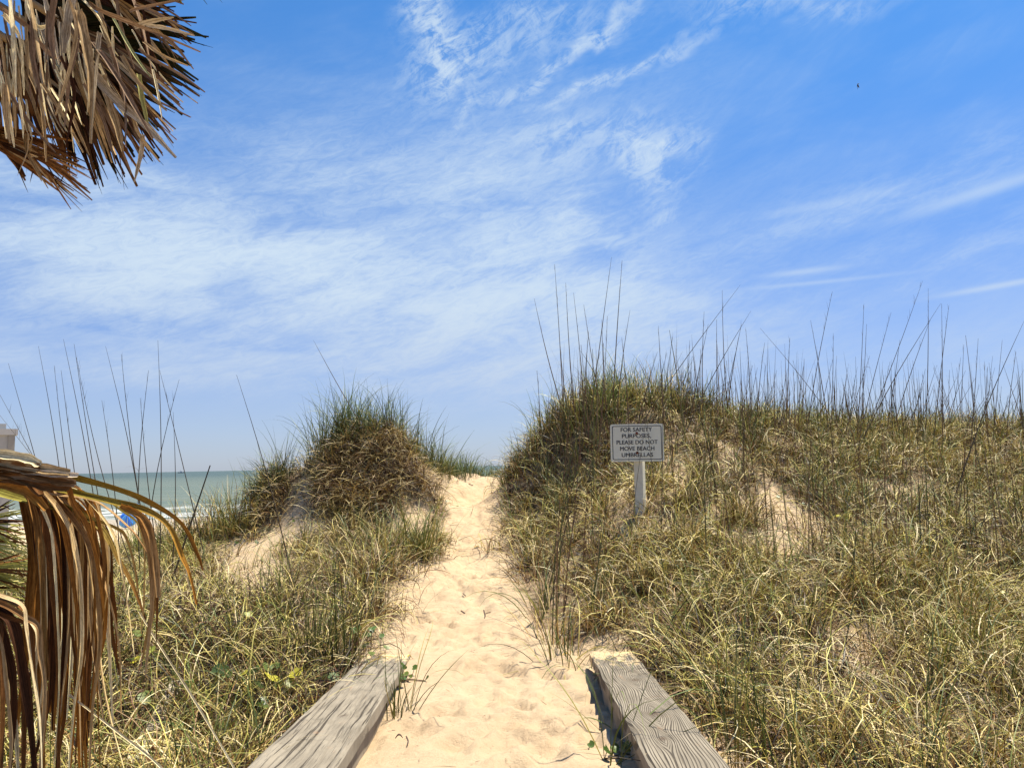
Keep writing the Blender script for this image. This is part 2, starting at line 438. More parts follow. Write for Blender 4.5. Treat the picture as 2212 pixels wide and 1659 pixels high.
# outline of the bare path on the ground, carried from the photo onto the terrain by distance
PL = [(985,1024,12.6),(955,1050,11),(900,1080,10.0),(950,1130,9.2),(968,1180,8.0),(945,1215,7.2),(870,1270,6.4),(825,1330,5.6),(815,1395,4.95)]
PR = [(1122,1030,12.6),(1102,1062,11),(1090,1120,9.6),(1092,1180,8.0),(1118,1250,6.9),(1150,1330,5.7),(1215,1400,4.75),(1262,1440,4.4)]
plx = np.array([P(*q)[0] for q in PL]); ply = np.array([P(*q)[1] for q in PL])
prx = np.array([P(*q)[0] for q in PR]); pry = np.array([P(*q)[1] for q in PR])
def path_dist(x, y):
    """>0 inside the bare path: metres from its nearer edge"""
    l = np.interp(y, ply[::-1], plx[::-1]); r = np.interp(y, pry[::-1], prx[::-1])
    l = np.where(y < 4.75, -.86, l); r = np.where(y < 4.3, .68, r)
    e = vn(x, y, 2.1, 4) * .10 + vn(x, y, 5.5, 5) * .05
    d = np.minimum(x - l, r - x) + e
    return np.where(y > 13.2, -1.0, d)
HUM = [(P(785,1000,9.9)[0], 9.95, .68, .75, .54, 2.7), (P(735,1000,9.6)[0], 9.7, .22, .3, .13, 2), (P(850,1000,9.4)[0], 9.45, .2, .3, .14, 2), (P(900,1000,10.3)[0], 10.4, .42, .6, .30, 2.5), (P(588,1050,9.7)[0], 9.75, .24, .3, .20, 2.5)]
def gz(x, y, detail=True):
    x = np.asarray(x, float); y = np.asarray(y, float)
    n = tps(x, y)
    rr = np.hypot(x / 1.0, (y - 8))
    # the hummock and the small knoll left of the path
    for hx, hy, ax, ay, hh, pw_ in HUM:
        n = n + hh * np.exp(-(np.abs((x - hx) / ax) ** pw_ + np.abs((y - hy) / ay) ** pw_))
    f = ss(y, 14.5, 24) ; f = np.maximum(f, ss(np.abs(x), 10, 17)); f = np.maximum(f, ss(-y, 2, 8))
    farz = np.interp(y, [-60, 5, 14, 22, 30, 45, 60, 76, 90, 140, 400], [.1, .1, -.9, -2.0, -2.25, -2.4, -2.58, -2.88, -3.4, -5, -8]) + .12 * vn(x, y, .15, 2) * (y < 70) 
    # dune line carries on to both sides
    dune = 1.5 * np.exp(-((y - 10) / 3.5) ** 2) * (x > 10) + .3 * np.exp(-((y - 8) / 3.5) ** 2) * (x < -10)
    z = n * (1 - f) + (farz + dune) * f
    if detail:
        near = 1 - ss(rr, 12, 20)
        pd = path_dist(x, y); ip = ss(pd, -.1, .2)
        z += near * (1 - ip) * (vn(x, y, 1.3, 1) * .05 + vn(x, y, 3.1, 7) * .035)
        z += near * ip * (vn(x, y, 1.1, 3) * .018 + vn(x, y, 3.4, 8) * .012 + vn(x, y, 8, 11) * .006)
    return z
# footprints and scuffs trodden into the path
FP = []
for k in range(330):
    yy = rng.uniform(2.3, 12.6); l = np.interp(yy, ply[::-1], plx[::-1]); r_ = np.interp(yy, pry[::-1], prx[::-1])
    if yy < 4.8: l, r_ = -.5, .55
    xx = rng.normal((l + r_) / 2, (r_ - l) * .24)
    FP.append((xx, yy, rng.normal(0, .5), rng.uniform(.05, .075), rng.uniform(.10, .16), rng.uniform(.010, .026) * (1 if yy < 7 else .6)))
def grid(xs, ys):
    gx, gy = np.meshgrid(xs, ys); return gx.ravel(), gy.ravel(), len(xs), len(ys)
def axis(segs):
    a = []
    for s0, s1, st in segs: a += list(np.arange(s0, s1 - 1e-6, st))
    return np.array(a + [segs[-1][1]])
xs = axis([(-1500, -200, 100), (-200, -50, 10), (-50, -12, 1.5), (-12, -7, .25), (-7, -1.5, .05), (-1.5, 1.3, .022), (1.3, 7.5, .05), (7.5, 13, .25), (13, 50, 1.5), (50, 200, 10), (200, 1500, 100)])
ys = axis([(-60, -4, 4), (-4, 1.8, .3), (1.8, 7, .026), (7, 13.5, .045), (13.5, 20, .2), (20, 100, 1.2), (100, 400, 50)])
gx, gy, nx, ny = grid(xs, ys)
zz = gz(gx, gy)
for fx, fy, ang, a, b, dep in FP:
    near = np.where((np.abs(gx - fx) < .5) & (np.abs(gy - fy) < .5))[0]
    dx, dy = gx[near] - fx, gy[near] - fy
    u = dx * math.cos(ang) + dy * math.sin(ang); v = -dx * math.sin(ang) + dy * math.cos(ang)
    q = np.sqrt((u / a) ** 2 + (v / b) ** 2)
    zz[near] += -dep * np.exp(-q ** 4 * .9) + dep * .5 * np.exp(-((q - 1.35) / .3) ** 2)
def cover(x, y):
    """how densely grass covers the ground, 0..1.3"""
    d = 1 - ss(path_dist(x, y), -.12, .06)
    p = np.c_[x, y, gz(x, y, False)]
    px, py = proj(p)
    near = y < 13
    def bare(cx, cy, rx, ry, amt):
        return 1 - amt * near * np.exp(-(((px - cx) / rx) ** 2 + ((py - cy) / ry) ** 2) ** 1.5)
    for q in ((560,1215,100,80,.99),(648,1080,28,80,.97),(615,1140,42,60,.97),(500,1240,60,45,.6),(690,1150,26,40,.8),(600,1260,80,38,.75),
              (905,1085,60,45,.98),(900,1135,36,36,.85),
              (1460,1035,30,80,.9),(1345,1100,34,48,.85),(1712,1150,80,78,1.0),(1655,1070,40,70,.9),
              (1870,1375,120,50,.85),(1965,1570,95,55,.85),(2190,1180,60,80,.45),(2200,1330,40,36,.6),
              (430,1610,110,45,.8),(620,1600,50,40,.45),(330,1560,60,36,.6),(250,1400,60,30,.3)):
        d = d * bare(*q)
    # rails, and the boardwalk strip under the palm fronds
    d = d * np.where((y < 5.0) & (x > -.87) & (x < .67), 0, 1)
    d = d * np.where((y < 4.9) & (x < -.93) & (x > -1.6), 1.0, 1)
    d = d * (.90 + .40 * vn(x, y, .9, 12) + .50 * vn(x, y, 2.3, 13) + .4 * vn(x, y, 5.1, 15))
    d = d * np.where(y > 13.2, np.where(y < 15.5, .8, .25), 1)
    return np.clip(d, 0, 1.25)
cv = cover(gx, gy); cv[(gy > 22) | (np.abs(gx) > 14)] = 0
rail_shadow = (gx > .7) & (gx < 1.0) & (gy < 5)
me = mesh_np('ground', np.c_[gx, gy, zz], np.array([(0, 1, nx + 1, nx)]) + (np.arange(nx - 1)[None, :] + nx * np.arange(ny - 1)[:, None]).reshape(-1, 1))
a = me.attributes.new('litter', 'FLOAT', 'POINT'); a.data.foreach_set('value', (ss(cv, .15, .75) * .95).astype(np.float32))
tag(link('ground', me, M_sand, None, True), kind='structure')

# ------------------------------------------------------------------ sea
SEA = -2.86
sx = axis([(-9000, -500, 500), (-500, 500, 5), (500, 9000, 500)])
sy = axis([(70, 130, .6), (130, 600, 12), (600, 4000, 200), (4000, 52000, 4000)])
gx2, gy2, nx2, ny2 = grid(sx * 1.0, sy)
gx2 = gx2 * (1 + np.clip(gy2 - 1000, 0, None) / 8000)
wv = np.where(gy2 < 135, .10 * np.sin(gy2 * .62 + 2.5 * vn(gx2, gy2, .02, 1)) * ss(gy2, 74, 88) + .06 * vn(gx2, gy2, .3, 5) * ss(gy2, 72, 80), 0)
me = mesh_np('sea', np.c_[gx2, gy2, SEA + wv], np.array([(0, 1, nx2 + 1, nx2)]) + (np.arange(nx2 - 1)[None, :] + nx2 * np.arange(ny2 - 1)[:, None]).reshape(-1, 1))
tag(link('sea', me, sea_mat(), None, True), kind='structure')

# ------------------------------------------------------------------ grass
def blades(root, az, L, ph0, ph1, wid, base_c, tip_c, K=5, pw=1.0, curl=0.0, seed=None):
    """ribbons that leave the root tilted ph0 from upright and end tilted ph1"""
    n = len(root); t_ = np.linspace(0, 1, K + 1)
    ph = ph0[:, None] + (ph1 - ph0)[:, None] * t_[None] ** pw
    a = az[:, None] + (rng.normal(0, 1, n) * curl)[:, None] * t_[None] ** 1.5
    d = np.stack([np.sin(ph) * np.sin(a), np.sin(ph) * np.cos(a), np.cos(ph)], 2)
    seg = (d[:, 1:] + d[:, :-1]) * .5 * (L / K)[:, None, None]
    pos = np.concatenate([np.zeros((n, 1, 3)), np.cumsum(seg, 1)], 1) + root[:, None]
    fa = rng.normal(0, .55, n)
    h = np.stack([np.cos(a), -np.sin(a), np.zeros_like(a)], 2); nrm = np.cross(d, h)
    side = h * np.cos(fa)[:, None, None] * .9 + nrm * np.sin(fa)[:, None, None] * .9
    wp = np.interp(t_, [0, .15, .6, 1], [.75, 1, .8, .12])
    off = side * (wid[:, None] * wp[None] * .5)[:, :, None]
    V = np.stack([pos - off, pos + off], 2).reshape(-1, 3)
    c = base_c[:, None] + (tip_c - base_c)[:, None] * (t_[None, :, None] ** 1.1)
    tone = np.repeat(c[:, :, None], 2, 2).reshape(-1, 3)
    b = (np.arange(n) * (K + 1) * 2)[:, None] + (np.arange(K) * 2)[None]
    Q = np.stack([b, b + 1, b + 3, b + 2], 2).reshape(-1, 4)
    return V, Q, np.clip(tone, 0, 1)
def join(parts):
    V, Q, C, k = [], [], [], 0
    for v, q, c in parts: V.append(v); Q.append(q + k); C.append(c); k += len(v)
    return np.vstack(V), np.vstack(Q), np.vstack(C)
PAL_DRY = np.array([(.78,.62,.24),(.66,.50,.17),(.88,.72,.36),(.30,.18,.07),(.13,.06,.025),(.06,.03,.012),(.62,.52,.15),(.84,.70,.40),(.10,.075,.02),(.05,.025,.012)])  # darkest tones stand in for shaded gaps, palest for sunlit highlights
PAL_GRN = np.array([(.13,.17,.035),(.18,.22,.05),(.09,.13,.03),(.26,.26,.06),(.36,.33,.08),(.07,.10,.02)])
PAL_SEA = np.array([(.10,.15,.045),(.14,.20,.07),(.07,.10,.03),(.20,.24,.09)])
def pick(pal, n, p=None, jit=.16):
    c = pal[rng.choice(len(pal), n, p=p)]
    return c * (1 + rng.normal(0, jit, (n, 1)))
def clumps(cx, cy, per, spread):
    n = int(per.sum()); idx = np.repeat(np.arange(len(cx)), per)
    ox, oy = rng.normal(0, 1, n) * spread[idx], rng.normal(0, 1, n) * spread[idx]
    return idx, cx[idx] + ox, cy[idx] + oy, np.arctan2(ox, oy)
def scatter(dens_near, dens_far, x0, x1, y0, y1, flt=None):
    """clump centres, thinning with distance, only inside the view's wedge (with a margin)"""
    area = (x1 - x0) * (y1 - y0); n = int(area * dens_near)
    x = rng.uniform(x0, x1, n); y = rng.uniform(y0, y1, n)
    keep = rng.random(n) < (dens_far + (dens_near - dens_far) * (1 - ss(y, 3.5, 9))) / dens_near
    keep &= (np.abs(x) < .72 * y + 1.1)
    keep &= rng.random(n) < cover(x, y)
    if flt is not None: keep &= flt(x, y)
    return x[keep], y[keep]
def make_field(name, x0, x1, y0, y1, dn, df, flt, label, thatch=34, green=1.5, hscale=1.0, seagreen=0.0, dead=(1, 1, 1), pdead_shade=0.0):  # dead tints a share of blades: painted deep shade as well as dead brown
    cx, cy = scatter(dn, df, x0, x1, y0, y1, flt)
    if len(cx) == 0: return
    parts = []
    patchv = vn(cx, cy, .7, 21)
    # thatch: dry curled blades
    per = rng.poisson(thatch, len(cx)); idx, x, y, out_a = clumps(cx, cy, per, rng.uniform(.03, .10, len(cx)))
    n = len(x); z = gz(x, y) - .01
    az = out_a + rng.normal(0, .9, n); L = rng.gamma(5, .062, n).clip(.1, .62) * hscale
    ph0 = np.abs(rng.normal(.25, .35, n)); ph1 = ph0 + rng.uniform(.5, 3.4, n)
    c = pick(PAL_DRY, n); tint = ss(patchv[idx], -.4, .5)[:, None]
    c = c * (1 - (1 - tint) * np.array([.60, .70, .76])) + np.array([.02, .02, -.02]) * tint
    c = np.where((rng.random(n) < pdead_shade)[:, None], c * np.array(dead), c)  # these blades carry the deep grass shade in their colour
    mixg = (rng.random(n) < .20)[:, None]; c = np.where(mixg, pick(PAL_GRN, n) * 1.5, c)
    wid = rng.uniform(.0022, .0055, n) * (1 + .07 * y)
    parts.append(blades(np.c_[x, y, z], az, L, ph0, ph1, wid, c * np.array([.22, .12, .07]), c, 6, 1.2, 1.7))  # bases dead brown, darkened further as shade low in the thatch
    # longer pale blades arching over the top
    per = rng.poisson(thatch * .24, len(cx)); idx, x, y, out_a = clumps(cx, cy, per, rng.uniform(.02, .08, len(cx)))
    n = len(x); z = gz(x, y) - .01
    ph0 = np.abs(rng.normal(.2, .25, n)); ph1 = ph0 + rng.uniform(.9, 2.9, n)
    c = pick(np.array([(.84,.70,.28),(.92,.80,.44),(.74,.64,.18),(.60,.56,.12)]), n)
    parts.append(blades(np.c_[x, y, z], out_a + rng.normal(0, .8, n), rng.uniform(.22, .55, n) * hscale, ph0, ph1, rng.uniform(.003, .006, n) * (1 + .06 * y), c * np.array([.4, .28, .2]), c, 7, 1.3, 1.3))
    # low litter: dead blades lying about
    per = rng.poisson(thatch * .45, len(cx)); idx, x, y, out_a = clumps(cx, cy, per, rng.uniform(.08, .17, len(cx)))
    n = len(x); z = gz(x, y) + rng.uniform(0, .05, n)
    c = pick(PAL_DRY * .75, n)
    parts.append(blades(np.c_[x, y, z], rng.uniform(0, 6.28, n), rng.uniform(.08, .3, n), rng.uniform(.9, 1.5, n), rng.uniform(1.3, 2.1, n),
                        rng.uniform(.002, .004, n) * (1 + .09 * y), c, c, 3, 1, .8))
    # green blades, taller and more upright, bunched on some of the clumps
    gsel = rng.random(len(cx)) < .42
    per = rng.poisson(green / .42, len(cx)) * gsel; idx, x, y, out_a = clumps(cx, cy, per, rng.uniform(.015, .05, len(cx)))
    n = len(x)
    if n:
        z = gz(x, y) - .01
        az = out_a + rng.normal(0, .6, n); L = rng.uniform(.28, .62, n) * hscale
        ph0 = np.abs(rng.normal(.12, .16, n)); ph1 = ph0 + rng.uniform(.1, 1.5, n)
        c = pick(PAL_GRN, n)
        if seagreen: c = np.where((rng.random(n) < seagreen)[:, None], pick(PAL_SEA, n), c)
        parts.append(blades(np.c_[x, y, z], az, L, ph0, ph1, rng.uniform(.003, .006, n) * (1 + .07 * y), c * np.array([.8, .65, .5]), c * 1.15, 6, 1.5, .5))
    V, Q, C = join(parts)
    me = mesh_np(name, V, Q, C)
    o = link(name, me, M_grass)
    rebase(o, (cx.mean(), cy.mean(), float(gz(cx.mean(), cy.mean()))))
    tag(o, label, 'grass', kind='stuff')
    return len(Q)
tot = 0
pxl = lambda x, y: proj(np.c_[x, y, gz(x, y, False)])
tot += make_field('dune_grass', .5, 9.5, 2.2, 6.6, 66, 44, lambda x, y: x > .5, 'dry tangled dune grass covering the near slope right of the sandy path', dead=(.45, .30, .20), pdead_shade=.38) or 0
tot += make_field('dune_grass', -.3, 11, 6.6, 11.8, 44, 44, lambda x, y: path_dist(x, y) < .3, 'dense straw and green dune grass on the right dune around the white sign', 32, 2.6, .9, .3, (.5, .34, .24), .25) or 0
tot += make_field('dune_grass', -6.5, -.7, 2.2, 6.6, 62, 36, lambda x, y: x < -.6, 'dark matted dune grass on the ground left of the wooden rail', 38, 1.4, 1.0, 0.0, (.50, .33, .24), .62) or 0
def left_far(x, y):
    px, py = pxl(x, y); return (x < 0.0) & (path_dist(x, y) < .3)
tot += make_field('dune_grass', -9.5, -.3, 6.6, 11.6, 40, 34, left_far, 'olive dune grass on the left slope below the grassy hummock', 30, 2.2, .72, .2) or 0
tot += make_field('dune_grass', -2.2, 1.6, 13.0, 15.6, 26, 26, None, 'green grass behind the crest of the path with the sea beyond', 4, 26, .9, .7) or 0
# upright green fringe along the right ridge
def clump_obj(name, spots, label, cat='grass clump', kind=None, group=None, parts_spec=None, orgn=None):
    """spots: (photo x, photo y, metres, blades, spread, length, lean, palette, droop)"""
    parts = []; allx = []
    for (px, py, d, n, sp, ln, lean, pal, droop) in spots:
        c0 = P(px, py, d); allx.append(c0)
        ox, oy = rng.normal(0, sp, n), rng.normal(0, sp, n)
        x, y = c0[0] + ox, c0[1] + oy; z = gz(x, y) - .01
        az = np.arctan2(ox, oy) + rng.normal(0, .7, n); L = ln * rng.uniform(.45, 1.15, n)
        ph0 = np.abs(rng.normal(lean * .5, lean * .6, n)); ph1 = ph0 + np.abs(rng.normal(droop, droop * .5, n))
        c = pick(pal, n)
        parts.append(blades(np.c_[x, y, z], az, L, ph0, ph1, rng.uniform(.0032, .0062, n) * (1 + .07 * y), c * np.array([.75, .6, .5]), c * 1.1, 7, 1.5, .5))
    V, Q, C = join(parts)
    o = link(name, mesh_np(name, V, Q, C), M_grass)
    b = np.mean(allx, 0) if orgn is None else orgn
    rebase(o, (b[0], b[1], float(gz(b[0], b[1]))))
    return tag(o, label, cat, group, kind)
spots = []
for k in range(120):
    px = rng.uniform(1160, 2212); rx = np.interp(px, [1150, 1190, 1300, 1420, 1600, 2212], [960, 920, 893, 905, 926, 935])
    d = np.interp(px, [1150, 1300, 1560, 2212], [10.3, 9.3, 9.4, 11.2])
    hi = 1.0 if px < 1520 else .7
    spots.append((px, rx + rng.uniform(-4, 16), d + rng.uniform(-.35, .35), int(rng.uniform(10, 46) * hi), .12, rng.uniform(.4, .8) * hi, .30, [PAL_SEA * 1.3, PAL_GRN * 1.3, PAL_DRY, PAL_GRN * 1.6][int(rng.integers(4))], .8))
clump_obj('ridge_grass', spots, 'green grass fringe standing along the right dune ridge against the sky', 'grass', 'stuff')
def hummock(spots_edge, n_hang, name, label, cx0, cx1, cy0, cy1, d0, d1, spots_green):
    """green crown with a skirt of dead grass hanging down its face"""
    parts = []
    px = rng.uniform(cx0, cx1, n_hang); py = rng.uniform(cy0, cy1, n_hang); keep = spots_edge(px, py); px, py = px[keep], py[keep]; n = len(px)
    tt = (py - cy0) / (cy1 - cy0); d = d0 + (d1 - d0) * tt + rng.normal(0, .1, n)
    # foot of each blade: march along the sight line to the ground
    pr = np.array([P(a_, b_, c_) for a_, b_, c_ in zip(px, py, d)]); x, y = pr[:, 0], pr[:, 1]
    z = gz(x, y) + rng.uniform(0, .16, n)
    az = rng.normal(math.pi, 1.1, n); L = rng.uniform(.16, .48, n); ph0 = rng.uniform(.2, 1.4, n); ph1 = ph0 + rng.uniform(.7, 1.9, n)
    c = np.where((rng.random(n) < .42)[:, None], pick(PAL_DRY[[0, 1, 2, 3]], n), pick(np.array([(.07,.035,.018),(.14,.07,.03),(.04,.02,.01),(.09,.07,.02)]), n))
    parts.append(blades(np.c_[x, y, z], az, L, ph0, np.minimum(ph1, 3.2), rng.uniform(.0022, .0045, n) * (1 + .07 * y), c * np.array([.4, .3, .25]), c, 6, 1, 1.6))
    bx, by = x.mean(), y.mean()
    for (px_, py_, d_, k, sp, ln, lean, pal, droop) in spots_green:
        c0 = P(px_, py_, d_); ox, oy = rng.normal(0, sp, k), rng.normal(0, sp, k); x, y = c0[0] + ox, c0[1] + oy; z = gz(x, y) - .01
        az = np.arctan2(ox, oy) + rng.normal(0, .7, k) ; L = ln * rng.uniform(.4, 1.2, k)
        ph0 = np.abs(rng.normal(lean * .5, lean * .6, k)); ph1 = ph0 + np.abs(rng.normal(droop, droop * .5, k)); c = pick(pal, k)
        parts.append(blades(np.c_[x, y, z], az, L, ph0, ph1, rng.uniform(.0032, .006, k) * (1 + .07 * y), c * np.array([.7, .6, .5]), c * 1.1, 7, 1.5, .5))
    V, Q, C = join(parts)
    o = link(name, mesh_np(name, V, Q, C), M_grass); rebase(o, (bx, by, float(gz(bx, by)))); tag(o, label, 'grass clump')
gs = []
for k in range(52):
    px = rng.uniform(690, 960); ry = np.interp(px, [690, 740, 800, 890, 960], [985, 940, 928, 945, 1000])
    gs.append((px, ry + rng.uniform(-2, 18), np.interp(px, [690, 800, 960], [9.7, 9.5, 10.9]) + rng.uniform(-.2, .25), int(rng.uniform(8, 52)), .09, rng.uniform(.4, .85), .34, PAL_SEA if rng.random() < .65 else PAL_GRN, .9))
for k in range(16):
    px = rng.uniform(945, 1025); gs.append((px, 1012, 12.2 + rng.uniform(-.4, .5), 40, .12, .42, .4, PAL_SEA, .8))
hummock(lambda x, y: (np.abs((x - 815) / 132) ** 3 + np.abs((y - 1015) / 104) ** 3 < 1) & ~((x > 872) & (y > 1028)), 8000, 'grass_clump', 'large rounded hummock of brown thatch topped with green blades left of the path',
        660, 960, 905, 1120, 9.6, 8.5, gs)
gs = [(rng.uniform(552, 612), rng.uniform(1045, 1075), 9.7 + rng.uniform(-.2, .2), int(rng.uniform(10, 42)), .06, rng.uniform(.4, .75), .32, PAL_SEA if k % 3 else PAL_GRN, .8) for k in range(12)]
hummock(lambda x, y: ((x - 582) / 42) ** 2 + ((y - 1085) / 55) ** 2 < 1, 1500, 'grass_clump', 'small grass clump with green crown on the sand knoll left of the big hummock',
        530, 640, 1035, 1140, 9.8, 9.0, gs)
clump_obj('grass_clump', [(905 + dx, 1215 + dy, 7.2, 42, .05, .62, .4, PAL_GRN, .75) for dx, dy in ((0, 0), (-28, 6), (22, -8), (-60, 0), (8, 14), (-95, -6))],
          'dark green upright grass clump at the left edge of the sandy path')
clump_obj('grass_clump', [(px, py, d, n_, .09, .46, .7, pal, 1.1) for px, py, d, n_, pal in ((860,1205,7.35,60,PAL_DRY),(820,1225,7.0,70,PAL_DRY),(780,1245,6.8,60,PAL_DRY*.7),(870,1250,6.7,60,PAL_DRY*.7),
          (830,1275,6.35,60,PAL_DRY*.6),(770,1290,6.2,50,PAL_DRY),(900,1235,6.95,40,PAL_GRN),(800,1190,7.6,40,PAL_GRN),(745,1215,7.3,50,PAL_DRY*.8),(840,1160,7.9,50,PAL_DRY*.7),(770,1150,8.1,60,PAL_DRY*.7))],
          'shaggy brown and straw grass mound between the big hummock and the path edge')
clump_obj('slope_grass', [(rng.uniform(300, 540), rng.uniform(1150, 1180), 9.4 + rng.uniform(-.3, .2), int(rng.uniform(14, 50)), .12, rng.uniform(.4, .75), .3, [PAL_GRN * 1.5, PAL_DRY, PAL_GRN][k % 3], .8) for k in range(34)],
          'yellow green grass tops on the left slope edge in front of the sea', 'grass', 'stuff')
clump_obj('grass_clump', [(730 + dx, 1435 + dy, 4.5, 20, .05, .70, .16, PAL_GRN * .75, .3) for dx, dy in ((0, 0), (-30, -10), (25, 2), (-60, 14))],
          'tall dark green blades standing just beyond the left wooden rail')
clump_obj('grass_clump', [(852, 1538, 3.6, 16, .022, .34, .3, PAL_GRN * .9, .7), (880, 1527, 3.65, 11, .02, .46, .8, PAL_GRN * .8, 1.2)],
          'sparse wispy grass tuft growing from the sand at the left rail end')
clump_obj('grass_clump', [(1615 + dx, 1640 + dy, 2.95, 13, .03, .62, .14, PAL_GRN * .9, .3) for dx, dy in ((0, 0), (35, 10), (-30, 20))] +
          [(1740 + dx, 1700, 2.7, 10, .03, .55, .2, PAL_GRN, .5) for dx in (-30, 40)],
          'broad green blades sprouting beside the right wooden rail')
clump_obj('grass_clump', [(1322, 1650, 2.85, 9, .02, .75, .7, PAL_GRN * 1.1, 1.2), (1318, 1560, 3.3, 7, .02, .6, .7, PAL_GRN * 1.2, 1.1)],
          'few long blades arching out over the sand from the foot of the right rail')
foot = [(1150, 1270, 6.5), (1170, 1330, 5.75), (1120, 1180, 8.0), (1105, 1110, 9.7), (1195, 1400, 5.0), (1230, 1445, 4.45), (1210, 1300, 6.1)]
clump_obj('edge_grass', [(px, py, d, 46, .07, .5, .85, PAL_GRN if k % 2 else PAL_DRY * .8, 1.0) for k, (px, py, d) in enumerate(foot)],
          'arching grass fringe spilling onto the right side of the path', 'grass', 'stuff')
clump_obj('grass_clump', [(1372 + dx, 1172 + dy, 6.15, 16, .05, .42, .4, PAL_DRY if k % 2 else PAL_GRN, .9) for k, (dx, dy) in enumerate(((0, 0), (-26, 4), (24, 2), (8, 10)))],
          'straw and green tuft hiding the foot of the white sign post')
print('quads', tot)

# ------------------------------------------------------------------ tall seed stalks
M_stalk = blade_mat('stalk', .05, .6)
def stalk(base, tip, bend=.03, r0=.0034, r1=.0009, leafs=0, tone=(.085, .06, .03), seedhead=0):
    base = np.array(base); tip = np.array(tip); L = np.linalg.norm(tip - base); K = 9
    sidev = np.cross(tip - base, [0, 1, 0]); sidev /= np.linalg.norm(sidev) + 1e-9
    V, Q, C = [], [], []
    dist = base[1]; s = 1 + .05 * dist
    pts_ = [base + (tip - base) * t_ + sidev * bend * L * math.sin(math.pi * t_) for t_ in np.linspace(0, 1, K + 1)]
    for i, p in enumerate(pts_):
        t_ = i / K; r = (r0 + (r1 - r0) * t_ ** 1.6) * s
        for j in range(4):
            a_ = math.pi / 2 * j; V.append(p + np.array([math.cos(a_), math.sin(a_), 0]) * r); C.append(np.array(tone) * (1 + .5 * (1 - t_)) if t_ < .6 else np.array(tone))
    for i in range(K):
        for j in range(4): Q.append((i * 4 + j, i * 4 + (j + 1) % 4, (i + 1) * 4 + (j + 1) % 4, (i + 1) * 4 + j))
    def ribbon(p0, az_, ln, ph0, ph1, wd):
        v, q, c = blades(np.array([p0]), np.array([az_]), np.array([ln]), np.array([ph0]), np.array([ph1]), np.array([wd]), np.array([tone]) * 1.2, np.array([tone]) * 1.5, 6, 1, 0)
        k = len(V); V.extend(list(v)); C.extend(list(c)); Q.extend([tuple(x) for x in (q + k)])
    for k in range(leafs):
        t_ = random.uniform(.25, .62); i = int(t_ * K); ribbon(pts_[i], random.choice((1.4, -1.4)) + random.uniform(-.5, .5), random.uniform(.12, .3), random.uniform(.2, .5), random.uniform(1.8, 3.0), .004 * s)
    for k in range(seedhead):
        t_ = random.uniform(.74, .97); p = base + (tip - base) * t_ + sidev * bend * L * math.sin(math.pi * t_)
        ribbon(p, random.uniform(0, 6.28), random.uniform(.05, .12), .12, .3, .0016 * s)
    o = link('grass_stalk', mesh_np('grass_stalk', V, Q, np.array(C)), M_stalk)
    rebase(o, base); return o
def stalk_px(p0, p1, d, dd=0.0, **kw):
    """p0 low photo point, p1 tip photo point; carried on down to the ground"""
    p0 = np.array(p0, float); p1 = np.array(p1, float)
    if (p0[1] - p1[1]) < 1: return None
    q = p0.copy(); w_ = P(q[0], q[1], d)
    for _ in range(60):
        w_ = P(q[0], q[1], d)
        if w_[2] <= float(gz(w_[0], w_[1])) + .0: break
        q = q + (p0 - p1) / (p0[1] - p1[1]) * 8 * np.array([.8, 1])
    return stalk(w_, P(p1[0], p1[1], d + dd), **kw)
LG = [((84,996),(18,785)),((84,1000),(-10,835)),((75,985),(-14,880)),((122,1003),(83,748)),((153,1001),(117,790)),((167,1024),(132,800)),((194,1034),(137,733)),
      ((216,1044),(160,743)),((250,1054),(165,772)),((293,1061),(228,748)),((305,1011),(262,765)),((312,1077),(321,800)),((342,1074),(341,735)),((347,1026),(387,820)),
      ((419,1087),(345,800)),((555,950),(511,810)),((241,1054),(220,865)),((330,1060),(303,860)),((372,1040),(374,890))]
gl = 'tall thin grass stalks left of the hummock against the pale sky'
for k, (a_, b_) in enumerate(LG):
    d = 6.6 + (k % 5) * .28
    o = stalk_px(a_, b_, d, bend=random.uniform(-.02, .03), leafs=k % 2, seedhead=7 if k % 3 else 0, r0=.0042, tone=(.05, .035, .02))
    tag(o, 'thin dark grass stalk rising above the left dune into the pale sky', 'grass stalk', gl)
specials = [((1378, 1029), (1396, 905), 6.25, 'thin stalk slanting right across the middle of the sign', dict(r0=.0018, bend=.01)),
            ((1427, 1109), (1394, 880), 6.2, 'thin stalk slanting left across the right half of the sign', dict(r0=.0022, bend=.01)),
            ((1359, 1040), (1358, 883), 6.3, 'thin upright stalk crossing the left half of the sign', dict(r0=.0016, bend=0)),
            ((1430, 1060), (1432, 890), 6.2, 'thin upright stalk along the right edge of the sign', dict(r0=.0028, bend=0)),
            ((760, 865), (677, 735), 9.4, 'long grass stalk leaning left out of the top of the big hummock', dict(r0=.005, bend=.01, leafs=0)),
            ((424, 1082), (454, 1005), 6.8, 'short thick broken stalk leaning right in front of the sea', dict(r0=.007, r1=.004, bend=0)),
            ((1444, 816), (1599, 616), 8.6, 'longest slanting grass stalk leaning right above the sign', dict(r0=.0045, bend=.01)),
            ((1789, 887), (1642, 709), 8.8, 'slanting stalk leaning left across its upright neighbours on the right ridge', dict(r0=.004, bend=-.02)),
            ((1549, 794), (1622, 672), 8.4, 'slanting grass stalk leaning right just right of the longest one', dict(r0=.0045, bend=.02)),
            ((1892, 890), (2032, 656), 8.6, 'thick slanting stalk leaning right near the right edge of the ridge', dict(r0=.005, bend=.02, leafs=1)),
            ((2126, 894), (2214, 690), 7.6, 'dark slanting stalk at the far right edge of the photo', dict(r0=.006, bend=.02, leafs=1))]
for a_, b_, d, lab, kw in specials:
    tag(stalk_px(a_, b_, d, **kw), lab, 'grass stalk')
